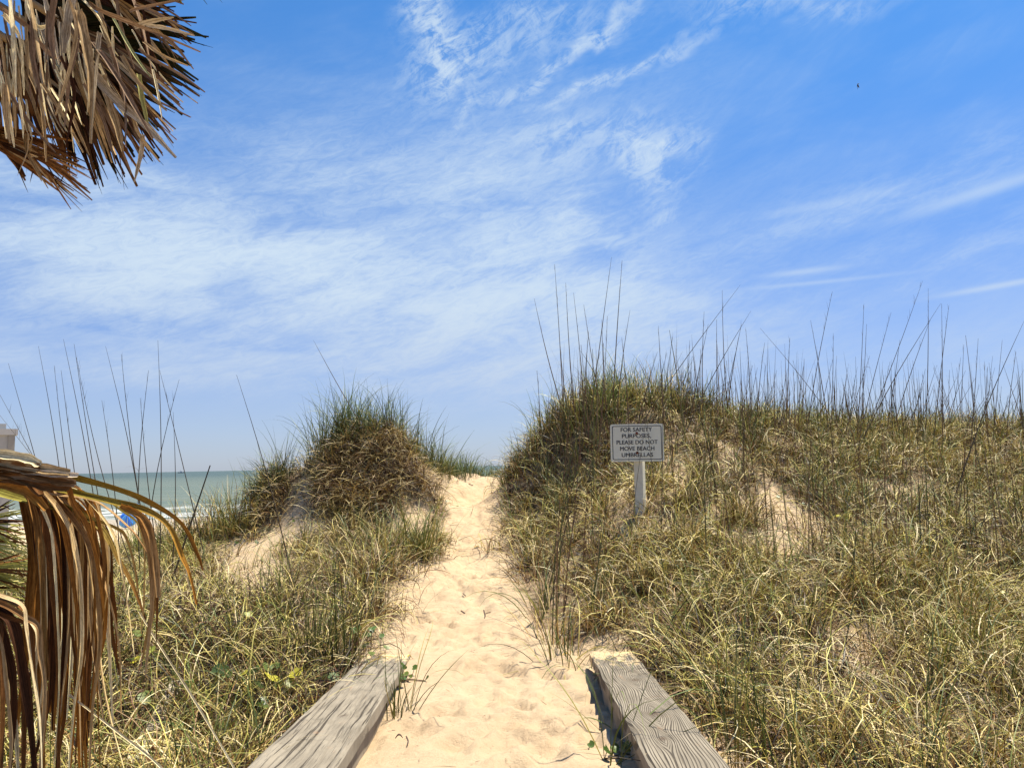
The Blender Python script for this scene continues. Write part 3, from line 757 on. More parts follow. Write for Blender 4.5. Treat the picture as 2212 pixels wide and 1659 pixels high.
RG = [((1184,745),(1154,645)),((1213,822),(1198,571)),((1239,816),(1222,611)),((1255,822),(1239,633)),((1286,785),(1261,658)),((1267,831),(1272,714)),((1288,779),(1321,556)),
      ((1301,816),(1312,683)),((1328,800),(1344,563)),((1348,779),(1361,670)),((1349,800),(1343,729)),((1441,794),(1453,728)),((1430,820),(1422,704)),((1520,820),(1521,673)),
      ((1570,816),(1560,627)),((1549,816),(1548,690)),((1580,830),(1602,700)),((1618,831),(1611,711)),((1779,847),(1751,692)),((1749,894),(1798,630)),((1853,894),(1866,659)),
      ((1860,880),(1872,700)),((1870,880),(1925,675)),((1879,894),(1993,607)),((1920,890),(1944,734)),((1999,894),(2005,623)),((1940,890),(2010,690)),((2035,894),(2034,656)),((2030,820),(2050,659)),
      ((2100,894),(2113,731)),((2080,890),(2082,745)),((1795,890),(1800,720)),((1700,880),(1706,730)),((1480,850),(1490,735)),((1395,850),(1420,760)),((1225,850),(1210,745)),((1500,850),(1530,700)),
      ((1165,905),(1160,800)),((1640,860),(1652,740)),((2150,890),(2165,735)),((2180,900),(2195,760)),((1310,850),(1300,690))]
gr_ = 'tall thin grass stalks standing along the right dune ridge'
for k, (a_, b_) in enumerate(RG):
    d = np.interp(a_[0], [1150, 1300, 1560, 2212], [9.6, 8.9, 9.0, 9.8]) + random.uniform(-.5, .3)
    o = stalk_px(a_, b_, float(d), bend=random.uniform(-.012, .02), leafs=1 if k % 4 == 0 else 0, seedhead=9 if k % 3 else 3, tone=(.11, .065, .03), r0=random.uniform(.0036, .005))
    tag(o, 'tall upright grass stalk reaching into the blue sky over the right ridge', 'grass stalk', gr_)
for k in range(185):
    px = random.uniform(1400, 2225); d = np.interp(px, [1400, 1560, 2212], [9.4, 9.8, 11.0]) + random.uniform(-1.2, .9)
    top = random.triangular(745, 905, 850); lean = random.gauss(6, 22)
    o = stalk_px((px, 915), (px + lean, top), float(d), bend=random.uniform(-.02, .02), r0=random.uniform(.0024, .0042), seedhead=5 if k % 2 == 0 else 0, tone=(.13, .085, .04))
    if o: tag(o, 'short fine grass stalk in the crowded row on the right ridge', 'grass stalk', 'short grass stalks crowding the right ridge')
for k in range(38):
    px = random.choice((random.uniform(1180, 1300), random.uniform(1450, 2200))); py = random.uniform(930, 1350)
    d = np.interp(py, [930, 1100, 1350], [8.6, 6.8, 4.8]) ; top = py - random.uniform(110, 260)
    o = stalk_px((px, py), (px + random.gauss(5, 30), top), float(d), bend=random.uniform(-.03, .03), r0=.0034, r1=.0014, tone=(.13, .07, .035) if k % 2 else (.10, .10, .03))
    if o: tag(o, 'reddish brown or green grass stalk standing in the grass of the right slope', 'grass stalk', 'stalks standing in the right slope grass')

# the finer stems between them, past counting
parts = []
n = 620; pxs = rng.uniform(1170, 2230, n); onr = rng.random(n) < .62
pys = np.where(onr, rng.uniform(915, 990, n), rng.uniform(960, 1330, n))
ds = np.interp(pys, [915, 990, 1100, 1350], [9.6, 8.6, 6.9, 4.9]) + rng.normal(0, .3, n) + onr * np.interp(pxs, [1170, 1560, 2212], [0, .2, 1.2])
ok = ~((np.abs(pxs - 1375) < 75) & (pys > 905)); pxs, pys, ds = pxs[ok], pys[ok], ds[ok]; n = len(pxs)
w_ = np.array([P(a_, b_, c_) for a_, b_, c_ in zip(pxs, pys, ds)]); w_[:, 2] = gz(w_[:, 0], w_[:, 1])
c = pick(np.array([(.12,.07,.03),(.20,.11,.05),(.09,.09,.03),(.30,.20,.09)]), n)
V, Q, C = blades(w_, rng.uniform(0, 6.28, n), rng.uniform(.5, 1.15, n), np.abs(rng.normal(.05, .1, n)), np.abs(rng.normal(.12, .15, n)), rng.uniform(.004, .008, n) * (1 + .05 * w_[:, 1]), c, c * .8, 6, 1, .1)
tag(link('dry_stems', mesh_np('dry_stems', V, Q, C), M_stalk), 'fine dry stems standing among the grass of the right dune', 'stems', kind='stuff')

# ------------------------------------------------------------------ palms
def catmull(pts_, n):
    p = np.array(pts_, float); p = np.vstack([2 * p[0] - p[1], p, 2 * p[-1] - p[-2]]); out_ = []
    for i in range(1, len(p) - 2):
        for t_ in np.linspace(0, 1, n, endpoint=False):
            out_.append(.5 * ((2 * p[i]) + (-p[i - 1] + p[i + 1]) * t_ + (2 * p[i - 1] - 5 * p[i] + 4 * p[i + 1] - p[i + 2]) * t_ ** 2 + (-p[i - 1] + 3 * p[i] - 3 * p[i + 1] + p[i + 2]) * t_ ** 3))
    out_.append(p[-2]); return np.array(out_)
TAN, PALE, BRN, DRK, ORG, OLV, GRN, GREY = (.48,.32,.15), (.90,.74,.42), (.19,.08,.022), (.06,.022,.008), (.42,.18,.03), (.17,.17,.02), (.08,.12,.02), (.46,.36,.23)
class Strips:
    """folded palm leaf segments gathered for one frond"""
    def __init__(s): s.V, s.Q, s.C, s.A, s.k = [], [], [], [], 0
    def strip(s, path, w, tone, tip=None, fold=.35, face=None, taper=(.7, 1, .9, .3), twist=0., n=6, blunt=False):
        """path in world metres, w width in metres"""
        c = catmull(path, n); K = len(c); t_ = np.linspace(0, 1, K)
        d = np.gradient(c, axis=0); d /= np.linalg.norm(d, axis=1)[:, None] + 1e-9
        view = c - CAM; view /= np.linalg.norm(view, axis=1)[:, None]
        if face is None: face = random.gauss(0, .55)
        sd_ = np.cross(d, view); sd_ /= np.linalg.norm(sd_, axis=1)[:, None] + 1e-9
        nm = np.cross(sd_, d); a_ = face + twist * t_
        side = sd_ * np.cos(a_)[:, None] + nm * np.sin(a_)[:, None]; nrm = np.cross(side, d)
        wp = np.interp(t_, [0, .35, .75, 1], taper) * w * .5
        if blunt: wp[-1] = w * .3
        wp = wp * (1 + .12 * np.sin(t_ * 23 + random.uniform(0, 6)))
        L_ = c - side * wp[:, None]; R_ = c + side * wp[:, None]; Cn = c + nrm * (wp * fold * 2)[:, None]
        rows = np.stack([L_, Cn, R_], 1).reshape(-1, 3)
        tone = np.array(tone) * random.uniform(.8, 1.2); tip = tone if tip is None else np.array(tip)
        cc = tone + (tip - tone) * (t_[:, None] ** 1.3); cc3 = np.repeat(cc[:, None], 3, 1); cc3[:, 1] *= .8
        q = random.uniform(0, 50); ln = np.r_[0, np.cumsum(np.linalg.norm(np.diff(c, axis=0), axis=1))] * 6
        A = np.stack([np.stack([np.full(K, j * .5), ln, np.full(K, q)], 1) for j in range(3)], 1).reshape(-1, 3)
        b = s.k + np.arange(K - 1)[:, None] * 3
        Q = np.concatenate([np.c_[b, b + 1, b + 4, b + 3], np.c_[b + 1, b + 2, b + 5, b + 4]])
        s.V.append(rows); s.Q.append(Q); s.C.append(cc3.reshape(-1, 3)); s.A.append(A); s.k += 3 * K
    def px(s, pts_, d, wpx, tone, **kw):
        """pts_ as photo points; d metres ahead (number or one per point)"""
        ds = d if hasattr(d, '__len__') else [d] * len(pts_)
        s.strip([P(x, y, z) for (x, y), z in zip(pts_, ds)], wpx * ds[0] / F, tone, **kw)
    def build(s, name, parent, label=None):
        me = mesh_np(name, np.vstack(s.V), np.vstack(s.Q), np.clip(np.vstack(s.C), 0, 1), np.vstack(s.A))
        o = link(name, me, M_frond, None, True); child_fix(o, parent)
        if label: o['label'] = label
        return o
def fan(S, hub, d0, a0, a1, n, lens, tones, w=13, tilt=.25, droop=60, join_=.5, split=True, jitter=.03):
    """a pleated fan leaf: segments leave the hub side by side, part ways and droop. angles in degrees, 0 = right, 90 = down (photo)"""
    for i in range(n):
        t_ = i / (n - 1); a_ = R(a0 + (a1 - a0) * t_ + random.gauss(0, .8)); L = np.interp(t_, np.linspace(0, 1, len(lens)), lens) * random.uniform(.84, 1.06)
        ca, sa = math.cos(a_), math.sin(a_); pl = []
        dr = droop * random.uniform(.4, 1.5) * abs(ca)
        sw = random.gauss(0, L * jitter)
        for q in (0, .2, .4, .6, .8, 1):
            late = max(0, q - join_) / (1 - join_)
            pl.append((hub[0] + ca * L * q - sa * sw * late, hub[1] + sa * L * q + dr * late ** 1.7 + ca * sw * late, d0 + tilt * q + random.gauss(0, .015) * late))
        tn = tones[int(random.random() * len(tones))]
        ww = w * random.uniform(.8, 1.15)
        S.strip([P(*p) for p in pl], ww * d0 / F, np.array(tn) * (.6 if d0 > 2.55 and hub[1] < 200 else .8), tip=np.array(tn) * 1.35, fold=.30, face=random.gauss(0, .3), taper=(.45, 1, .66, .3), twist=random.gauss(0, .7) if split else 0)  # upper fans darkened: canopy shade put into their tone
        if split and random.random() < .45:
            p2 = [pl[3], ((pl[3][0] + pl[4][0]) / 2 + 3, (pl[3][1] + pl[4][1]) / 2 + 4, pl[4][2]), (pl[4][0] + random.uniform(-8, 8), pl[4][1] + random.uniform(6, 20), pl[4][2]),
                  (pl[5][0] + random.uniform(-25, 12), pl[5][1] + random.uniform(8, 36), pl[5][2])]
            S.strip([P(*p) for p in p2], ww * .45 * d0 / F, np.array(tn) * .8, taper=(1, .8, .5, .1))
def trunk(parent, x, y, z0, z1, r):
    mb = MB(); n = 16; zs = np.linspace(z0, z1, 40)
    mb.tube([(x + .04 * math.sin(z * 1.1), y, z) for z in zs], [r * (1 + .05 * math.sin(i * 1.9)) for i in range(len(zs))], n)
    # old leaf bases standing off the trunk
    for k in range(70):
        a_ = k * 2.4; z = z0 + (z1 - z0) * k / 70
        p = Vector((x + math.cos(a_) * r, y + math.sin(a_) * r, z)); q = p + Vector((math.cos(a_) * .10, math.sin(a_) * .10, .16))
        mb.tube([p, q], [.05, .025], 5)
    o = mb.build('trunk', plain('palm_bark', (.20, .14, .09), .9, .35, 14, .8)); child_fix(o, parent); return o
def petiole(parent, p0, p1, sag=.1, r=.014):
    p0, p1 = np.array(p0), np.array(p1); mb = MB()
    mb.tube([p0 + (p1 - p0) * t_ + np.array([0, 0, sag * math.sin(math.pi * t_)]) for t_ in np.linspace(0, 1, 8)], [r * 1.6 - r * .6 * t_ for t_ in np.linspace(0, 1, 8)], 6)
    o = mb.build('petiole', M_pet, None, True); child_fix(o, parent); return o
M_pet = plain('petiole', (.27, .18, .08), .6, .3, 12, .4)

# upper palm: dead skirt hanging at the top left
TX, TY = -3.35, 3.0
palm = empty('palm_tree', (TX, TY, float(gz(TX, TY))))
tag(palm, 'tall palm whose brown dead fronds hang into the top left corner', 'palm tree')
trunk(palm, TX, TY, float(gz(TX, TY)) - .1, 4.0, .17)
DEADMIX = [DRK, BRN, BRN, TAN, DRK]
S = Strips()   # big pleated fan seen from below, its tones blackened for canopy shade
fan(S, (92, 70), 2.9, -14, 40, 34, [330, 345, 345, 330], [(.03,.03,.010), (.04,.03,.01), (.09,.05,.02)], 20, .15, 26, .66)
fan(S, (100, 86), 2.85, 30, 84, 34, [350, 345, 330, 300], [(.04,.028,.01), DRK, BRN, (.12,.06,.025)], 19, .1, 20, .6)
fan(S, (40, -60), 2.95, 5, 80, 30, [300, 330, 300, 290], [(.03,.03,.010), (.05,.03,.01), DRK], 20, .1, 20, .6)
S.build('frond', palm, 'dark pleated fan frond with ragged split tips pointing right'); petiole(palm, (TX, TY, 3.9), P(92, 70, 2.9), .15)
S = Strips()
fan(S, (120, 40), 2.7, 22, 72, 24, [300, 340, 330], [(.20,.12,.065), TAN, (.16,.09,.05), GREY, DRK], 11, .1, 50, .35)
fan(S, (210, -30), 2.8, 5, 50, 12, [190, 230, 210], [(.20,.12,.065), DRK, TAN], 12, .2, 30, .4)
S.build('frond', palm); petiole(palm, (TX, TY, 3.9), P(120, 40, 2.7), .2)
S = Strips()   # left fan, hanging
fan(S, (20, 90), 2.75, 48, 88, 17, [250, 260, 240], [TAN, BRN, TAN, DRK], 10, .1, 20, .3, True, .06)
fan(S, (50, 110), 2.85, 42, 76, 18, [215, 250, 235], [BRN, TAN, DRK], 9, .1, 10, .3, True, .07)
fan(S, (-40, 60), 2.9, 20, 80, 20, [260, 260, 250], [DRK, BRN, DRK], 15, .1, 20, .4)
S.build('frond', palm); petiole(palm, (TX, TY, 3.8), P(20, 90, 2.75), .2)
S = Strips()   # low left fan
fan(S, (-90, 262), 2.6, 10, 34, 20, [285, 300, 315, 290], [BRN, DRK, BRN, TAN], 12, .15, 8, .55)
fan(S, (-30, 290), 2.62, 4, 42, 12, [100, 130, 120], [DRK, BRN], 16, .1, 20, .5)
for e_ in ((200, 388), (195, 418), (199, 433), (153, 452)):
    S.px([(60, 330), ((60 + e_[0]) / 2, (325 + e_[1]) / 2 - 6), e_], 2.6, 9, BRN, taper=(1, 1, .8, .35))
for e_ in ((70, 300), (82, 340), (90, 392), (104, 408), (118, 405), (38, 380)):
    S.px([(55 + random.uniform(-12, 12), 290), (60, 330), e_], 2.55, 9, TAN, taper=(1, 1, .7, .2))
S.build('frond', palm, 'lowest dead frond of the skirt pointing down to the right'); petiole(palm, (TX, TY, 3.5), P(-90, 262, 2.6), .1)
S = Strips()   # loose pale strips hanging in front
H = [([(160,-30),(155,0),(144,58),(138,115)],22,GREY),([(150,50),(148,110),(158,168)],13,PALE),([(168,20),(176,45),(190,115),(199,201),(196,310)],22,TAN),([(216,70),(213,90),(207,173),(198,302)],14,GREY),
     ([(170,60),(165,90),(150,170),(139,275)],16,BRN),([(280,-20),(288,0),(311,72),(331,167)],12,BRN),([(-10,5),(0,17),(58,58),(100,110),(140,138)],13,BRN),([(5,30),(17,43),(43,86),(52,196)],13,PALE),
     ([(-20,60),(0,86),(12,173),(26,282)],14,TAN),([(-20,120),(4,180),(14,300)],12,PALE),([(30,110),(40,180),(50,290)],12,TAN),([(180,0),(215,40),(240,95)],11,PALE),([(245,40),(288,115),(325,167)],8,(.4,.38,.15)),
     ([(190,5),(216,23),(288,52),(345,75),(433,113)],13,BRN),([(290,60),(316,49),(375,38)],12,GREY),([(300,105),(322,124),(388,161),(443,200)],8,BRN),([(280,26),(296,20),(388,0),(430,-12)],7,BRN),
     ([(200,140),(213,173),(260,224),(316,273),(380,341)],20,GREY),([(222,160),(230,201),(253,273),(265,328)],17,TAN),([(236,100),(250,144),(268,230),(270,316)],18,BRN),([(308,290),(305,330),(290,394)],13,GREY),
     ([(300,160),(305,201),(320,273)],12,(.42,.38,.12)),([(330,150),(340,195),(350,256)],6,PALE),([(120,-20),(110,60),(118,150)],14,BRN),([(60,-20),(75,60),(95,180)],14,TAN),([(95,-10),(110,50),(128,140)],12,GREY),
     ([(20,-20),(28,80),(34,210)],13,PALE),([(70,40),(72,130),(92,222)],12,BRN),([(56,-10),(62,30),(84,60),(108,52)],11,PALE),([(262,120),(300,180),(360,240)],11,TAN),([(200,90),(250,160),(330,300)],13,BRN),
     ([(150,0),(165,60),(150,150),(120,250)],11,TAN),([(330,70),(370,90),(418,150)],8,BRN),([(310,90),(350,120),(406,143)],8,TAN),([(290,10),(340,30),(418,75)],8,BRN),([(315,55),(360,62),(420,78)],9,GREY),
     ([(250,-15),(262,60),(290,150)],13,BRN),([(205,-20),(225,60),(252,150)],12,TAN),([(130,120),(160,200),(140,330)],9,DRK),([(180,180),(220,250),(250,355)],10,BRN),([(280,230),(300,290),(345,350)],10,TAN),
     ([(60,150),(90,230),(100,350)],9,TAN),([(20,200),(60,260),(120,330)],8,BRN),([(90,180),(130,240),(180,330)],9,TAN),([(110,190),(150,260),(160,330)],7,PALE),([(40,210),(48,260),(50,300)],9,PALE),([(8,180),(10,240),(22,310)],10,TAN)]
for pts_, w_, tn in H:
    S.px(pts_, 2.35 + random.uniform(-.12, .12), w_, np.array(tn) * 1.05 if tn is not BRN else (.26,.16,.09), taper=(.8, 1, .8, .3), twist=random.gauss(0, .5))
for k in range(92):   # many short torn strips
    x0 = random.uniform(-20, 330) * random.uniform(.4, 1); y0 = random.uniform(-40, 230 - .35 * x0 * .5); ln = random.uniform(60, 150); lean = random.uniform(-.15, .75) * min(1, (x0 + 60) / 250)
    S.px([(x0, y0), (x0 + lean * ln * .4, y0 + ln * .5), (x0 + lean * ln, y0 + ln)], 2.5 + random.uniform(-.15, .3), random.uniform(3.5, 9), random.choice([TAN, (.24,.15,.08), PALE, PALE, GREY, PALE, DRK]), twist=random.gauss(0, .8))
S.build('frond', palm, 'pale dry frond strips hanging straight down in front'); petiole(palm, (TX, TY, 3.9), P(120, -30, 2.5), .2)
# unseen crown fans added above the frame to shade the skirt
S = Strips()
for hub, d, a0, a1 in (((60, -260), 2.9, -40, 60), ((-260, -200), 3.1, -60, 80), ((-100, -420), 3.4, -80, 60), ((200, -240), 3.3, -30, 50), ((-420, 0), 3.2, -40, 60), ((300, -330), 2.9, -60, 40), ((40, -330), 2.2, -50, 60)):
    fan(S, hub, d, a0, a1, 26, [300, 330, 300], [GRN, OLV, (.06, .09, .02)], 22, .3, 40, .6)
def shade_fan(S, hub, n, L, a0=0, a1=360, tone=GRN, drop=.25):
    for i in range(n):
        a_ = R(a0 + (a1 - a0) * i / n); l = L * random.uniform(.85, 1.1)
        S.strip([np.array(hub) + np.array([math.cos(a_) * l * q, math.sin(a_) * l * q, .05 * q - drop * q ** 3]) for q in (0, .25, .5, .75, 1)], .045 + .05 * L * .5, tone, taper=(.3, 1, 1, .2), face=1.3)
for hub in ((-2.3, 3.1, 4.0), (-1.75, 3.2, 4.05), (-1.7, 3.15, 4.15), (-1.9, 3.7, 4.2), (-2.6, 3.5, 4.15), (-1.5, 3.0, 3.95)):
    shade_fan(S, (hub[0], hub[1], hub[2] + .2), 34, .46, drop=.12)
S.build('frond', palm, 'unseen green fronds added above the picture edge to shade the skirt')

# lower palm: frond arching over and drooping at the left edge
TX2, TY2 = -2.0, 1.55
palm2 = empty('palm_tree', (TX2, TY2, float(gz(TX2, TY2))))
tag(palm2, 'low palm whose half dead frond arches over and droops down at the left edge', 'palm tree')
trunk(palm2, TX2, TY2, float(gz(TX2, TY2)) - .1, 1.35, .15)
S = Strips(); D = 1.75
A_ = [([(-70,978),(0,980),(60,990),(86,1004)],20,PALE),([(-70,992),(0,996),(70,1008),(150,1020)],22,TAN),([(-70,1002),(30,1012),(100,1030),(158,1040)],22,BRN),([(-70,1012),(0,1020),(60,1040),(90,1070)],22,BRN),([(-70,1000),(0,1000),(60,1012),(84,1010)],22,BRN),([(-70,1010),(30,1015),(100,1022),(168,1026)],14,(.7,.55,.36)),([(-70,1018),(40,1024),(110,1034),(162,1044)],24,(.30,.19,.10)),
      ([(-70,1030),(40,1036),(100,1050),(150,1052)],22,BRN),([(-70,1040),(0,1046),(60,1064),(100,1100)],20,ORG)]
for pts_, w_, tn in A_: S.px(pts_, D - .03, w_, tn, taper=(1, 1, 1, .8), face=.25 + random.gauss(0, .2), blunt=True)
B_ = [([(-60,1022),(60,1018),(136,1026),(252,1056),(327,1087),(393,1132),(428,1200),(438,1232)],19,(.14,.12,.015),(.25,.10,.02)),
      ([(-60,1030),(40,1036),(101,1049),(226,1079),(315,1102),(365,1137),(393,1200),(410,1240),(425,1305)],18,(.20,.21,.03),ORG),
      ([(-60,1032),(20,1040),(110,1066),(206,1082),(277,1137),(305,1172),(327,1212),(336,1253),(342,1300)],11,TAN,BRN),
      ([(-60,1034),(40,1040),(151,1049),(181,1069),(242,1147),(262,1225),(275,1300),(291,1420)],9,(.55,.42,.2),PALE),
      ([(-60,1046),(30,1060),(120,1085),(200,1120),(250,1140),(272,1160),(290,1220),(299,1280)],15,(.26,.24,.05),(.42,.25,.1)),
      ([(180,1072),(230,1080),(262,1100),(290,1120),(302,1140),(312,1187),(311,1296),(305,1368)],14,(.24,.22,.04),TAN),
      ([(-50,1050),(60,1080),(140,1100),(191,1119),(226,1150),(252,1200),(285,1260),(315,1338)],20,(.28,.25,.05),BRN),
      ([(60,1036),(120,1040),(146,1051),(160,1090),(185,1130),(207,1200),(222,1300),(228,1380)],16,BRN,ORG),
      ([(-30,1010),(20,1020),(42,1036),(63,1074),(80,1137),(92,1253),(97,1400),(95,1540),(88,1680)],17,BRN,(.30,.18,.06)),
      ([(-10,1014),(36,1026),(62,1044),(92,1087),(104,1162),(114,1253),(125,1400),(127,1680)],24,DRK,BRN),
      ([(0,1020),(60,1028),(90,1038),(113,1074),(138,1137),(158,1253),(172,1400),(160,1560),(150,1690)],22,BRN,ORG),
      ([(20,1026),(80,1034),(108,1046),(141,1087),(176,1137),(209,1212),(238,1300),(258,1400),(262,1541)],17,(.30,.18,.08),TAN),
      ([(40,1030),(120,1040),(146,1056),(150,1100),(152,1160),(160,1250),(170,1400),(165,1500)],12,ORG,TAN),
      ([(60,1050),(100,1070),(150,1120),(184,1181),(201,1297),(219,1455),(239,1556),(270,1670)],18,BRN,PALE),
      ([(50,1052),(80,1080),(105,1130),(115,1181),(124,1325),(128,1469),(116,1670)],7,PALE,PALE),
      ([(80,1050),(120,1090),(150,1140),(163,1190),(175,1268),(176,1412),(160,1527),(147,1680)],13,TAN,PALE),
      ([(90,1060),(150,1110),(195,1180),(207,1239),(216,1383),(200,1527),(192,1680)],13,BRN,TAN),
      ([(30,1040),(70,1090),(90,1150),(96,1220),(98,1383),(106,1469),(88,1680)],14,(.28,.19,.07),BRN),
      ([(70,1050),(104,1100),(128,1180),(140,1300),(150,1450),(120,1680)],20,DRK,BRN),
      ([(90,1056),(128,1110),(150,1200),(160,1320),(166,1480),(172,1680)],18,DRK,ORG),
      ([(100,1060),(160,1130),(190,1220),(200,1340),(190,1480),(180,1600)],15,DRK,BRN),
      ([(50,1046),(85,1110),(110,1220),(112,1380),(104,1520),(60,1690)],18,DRK,DRK),
      ([(110,1070),(170,1140),(214,1200),(240,1260),(250,1340),(252,1420)],13,DRK,BRN)]
for i, (pts_, w_, t0, t1) in enumerate(B_):
    ds = [D + .012 * (i % 7) + (.10 if i > 17 else 0)] * len(pts_)
    S.px(pts_, ds, w_ * .92, np.array(t0) * 1.1, tip=np.array(t1) * np.array([1.25, 1.15, .95]), taper=(1, .95, .62, .25), twist=random.gauss(0, .45), fold=.3)
S.px([(300,1320),(318,1350),(360,1417),(417,1507),(503,1653),(520,1690)], 1.8, 4.5, PALE, taper=(.8, 1, 1, .9), fold=.5)
S.px([(150,1500),(280,1600),(330,1640),(390,1700)], 1.8, 5, PALE, taper=(.8, 1, 1, .9), fold=.5)
for k in range(15):   # thick dark folds behind
    x0 = 70 + k * 10 + random.uniform(-6, 6)
    S.px([(-40, 1020), (x0 * .4, 1030), (x0 * .85, 1085 + k * 3), (x0 + 6, 1200 + k * 4), (x0 + random.uniform(-10, 14), 1400), (x0 - 10 + random.uniform(-25, 25), random.uniform(1480, 1690))], D + .2 + random.uniform(0, .08), random.uniform(16, 26), random.choice([DRK, DRK, BRN]), tip=random.choice([BRN, DRK, ORG]), taper=(1, 1, .8, .2), twist=random.gauss(0, .4))
for k in range(11):
    x0 = random.choice((random.uniform(165, 240), random.uniform(315, 335))); t0 = 1060 + (x0 - 170) * .38
    S.px([(x0 - 60, t0 - 25), (x0 - 20, t0), (x0, t0 + 60), (x0 + 10, t0 + 160), (x0 + random.uniform(-20, 10), random.uniform(1330, 1560) - (x0 - 170) * .5)], D + random.uniform(.0, .1), random.uniform(8, 15), random.choice([BRN, TAN, ORG, ORG]), tip=random.choice([TAN, BRN, (.4,.24,.08)]), taper=(.9, 1, .8, .25), twist=random.gauss(0, .4))
for k in range(26):
    x0 = random.uniform(70, 230); x1 = x0 + random.uniform(-30, 40)
    S.px([(x0 * .5 + 20, 1050), (x0, 1130 + random.uniform(-20, 30)), (x0 + 10, 1350), (x1, random.uniform(1450, 1680))], D + random.uniform(.02, .25), random.uniform(4, 11), random.choice([BRN, TAN, ORG, DRK, PALE, TAN]), twist=random.gauss(0, .6))
S.build('frond', palm2, 'brown and olive frond bending over in front of the sea'); petiole(palm2, (TX2, TY2, 1.3), P(-60, 1012, D), .12, .012)
S = Strips(); D = 1.62
C_ = [([(-60,1270),(0,1285),(49,1308),(57,1354),(69,1440),(86,1555),(92,1690)],12,TAN,PALE),([(-60,1290),(0,1302),(52,1331),(83,1354),(88,1412),(97,1500),(84,1690)],12,BRN,TAN),
      ([(-60,1300),(0,1318),(29,1350),(43,1412),(62,1530),(78,1690)],22,DRK,DRK),([(-50,1310),(-5,1330),(8,1360),(18,1440),(34,1580),(40,1690)],12,BRN,PALE),
      ([(-60,1280),(0,1290),(36,1304),(50,1318)],20,BRN,BRN),([(-60,1310),(-10,1340),(0,1400),(6,1500),(2,1690)],22,DRK,BRN),([(-60,1300),(10,1330),(60,1350),(70,1400),(75,1470)],14,DRK,BRN),
      ([(-50,1320),(0,1360),(22,1430),(30,1520),(20,1690)],18,DRK,DRK),([(-40,1300),(14,1332),(40,1390),(52,1480),(50,1690)],17,DRK,BRN),([(-60,1290),(20,1315),(70,1345),(82,1385),(76,1450),(90,1560)],9,PALE,TAN),
      ([(-40,1330),(0,1380),(14,1480),(24,1600),(18,1690)],9,TAN,TAN)]
for i, (pts_, w_, t0, t1) in enumerate(C_): S.px(pts_, D + .012 * (i % 5), w_, t0, tip=t1, taper=(1, 1, .85, .35), twist=random.gauss(0, .3))
S.build('frond', palm2, 'lower brown frond folded down in the bottom left corner'); petiole(palm2, (TX2, TY2, 1.05), P(-60, 1288, D), .05, .012)

# small green palmetto beyond
pb = P(-70, 1190, 4.4); pz = float(gz(pb[0], pb[1]))
pm = empty('palmetto', (pb[0], pb[1], pz))
tag(pm, 'small spiky green and yellow palmetto bush at the left edge beyond the drooping frond', 'palmetto')
mb = MB(); mb.tube([(pb[0], pb[1], pz - .05), (pb[0], pb[1] - .02, pz + .2), (pb[0] - .05, pb[1], pz + .35)], [.06, .07, .05], 8)
child_fix(mb.build('stem', plain('palmetto_stem', (.16, .10, .05), .9, .3, 20, .8)), pm)
YG = (.42, .40, .10)
for hub, d, a0, a1, ln in (((-55, 1130), 4.2, -35, 30, [100, 115, 105]), ((-60, 1170), 4.3, -20, 40, [110, 130, 100]), ((-60, 1230), 4.1, -20, 25, [110, 140, 120]), ((-70, 1275), 4.2, -25, 20, [110, 130, 120])):
    S = Strips(); fan(S, hub, d, a0, a1, 15, [q * 1.15 for q in ln], [(.30,.28,.06), YG, (.6,.54,.18), (.5,.45,.12), BRN, DRK], 6, .1, 6, .35)
    S.build('frond', pm); petiole(pm, (pb[0], pb[1], pz + .2), P(hub[0], hub[1], d), .04, .006)

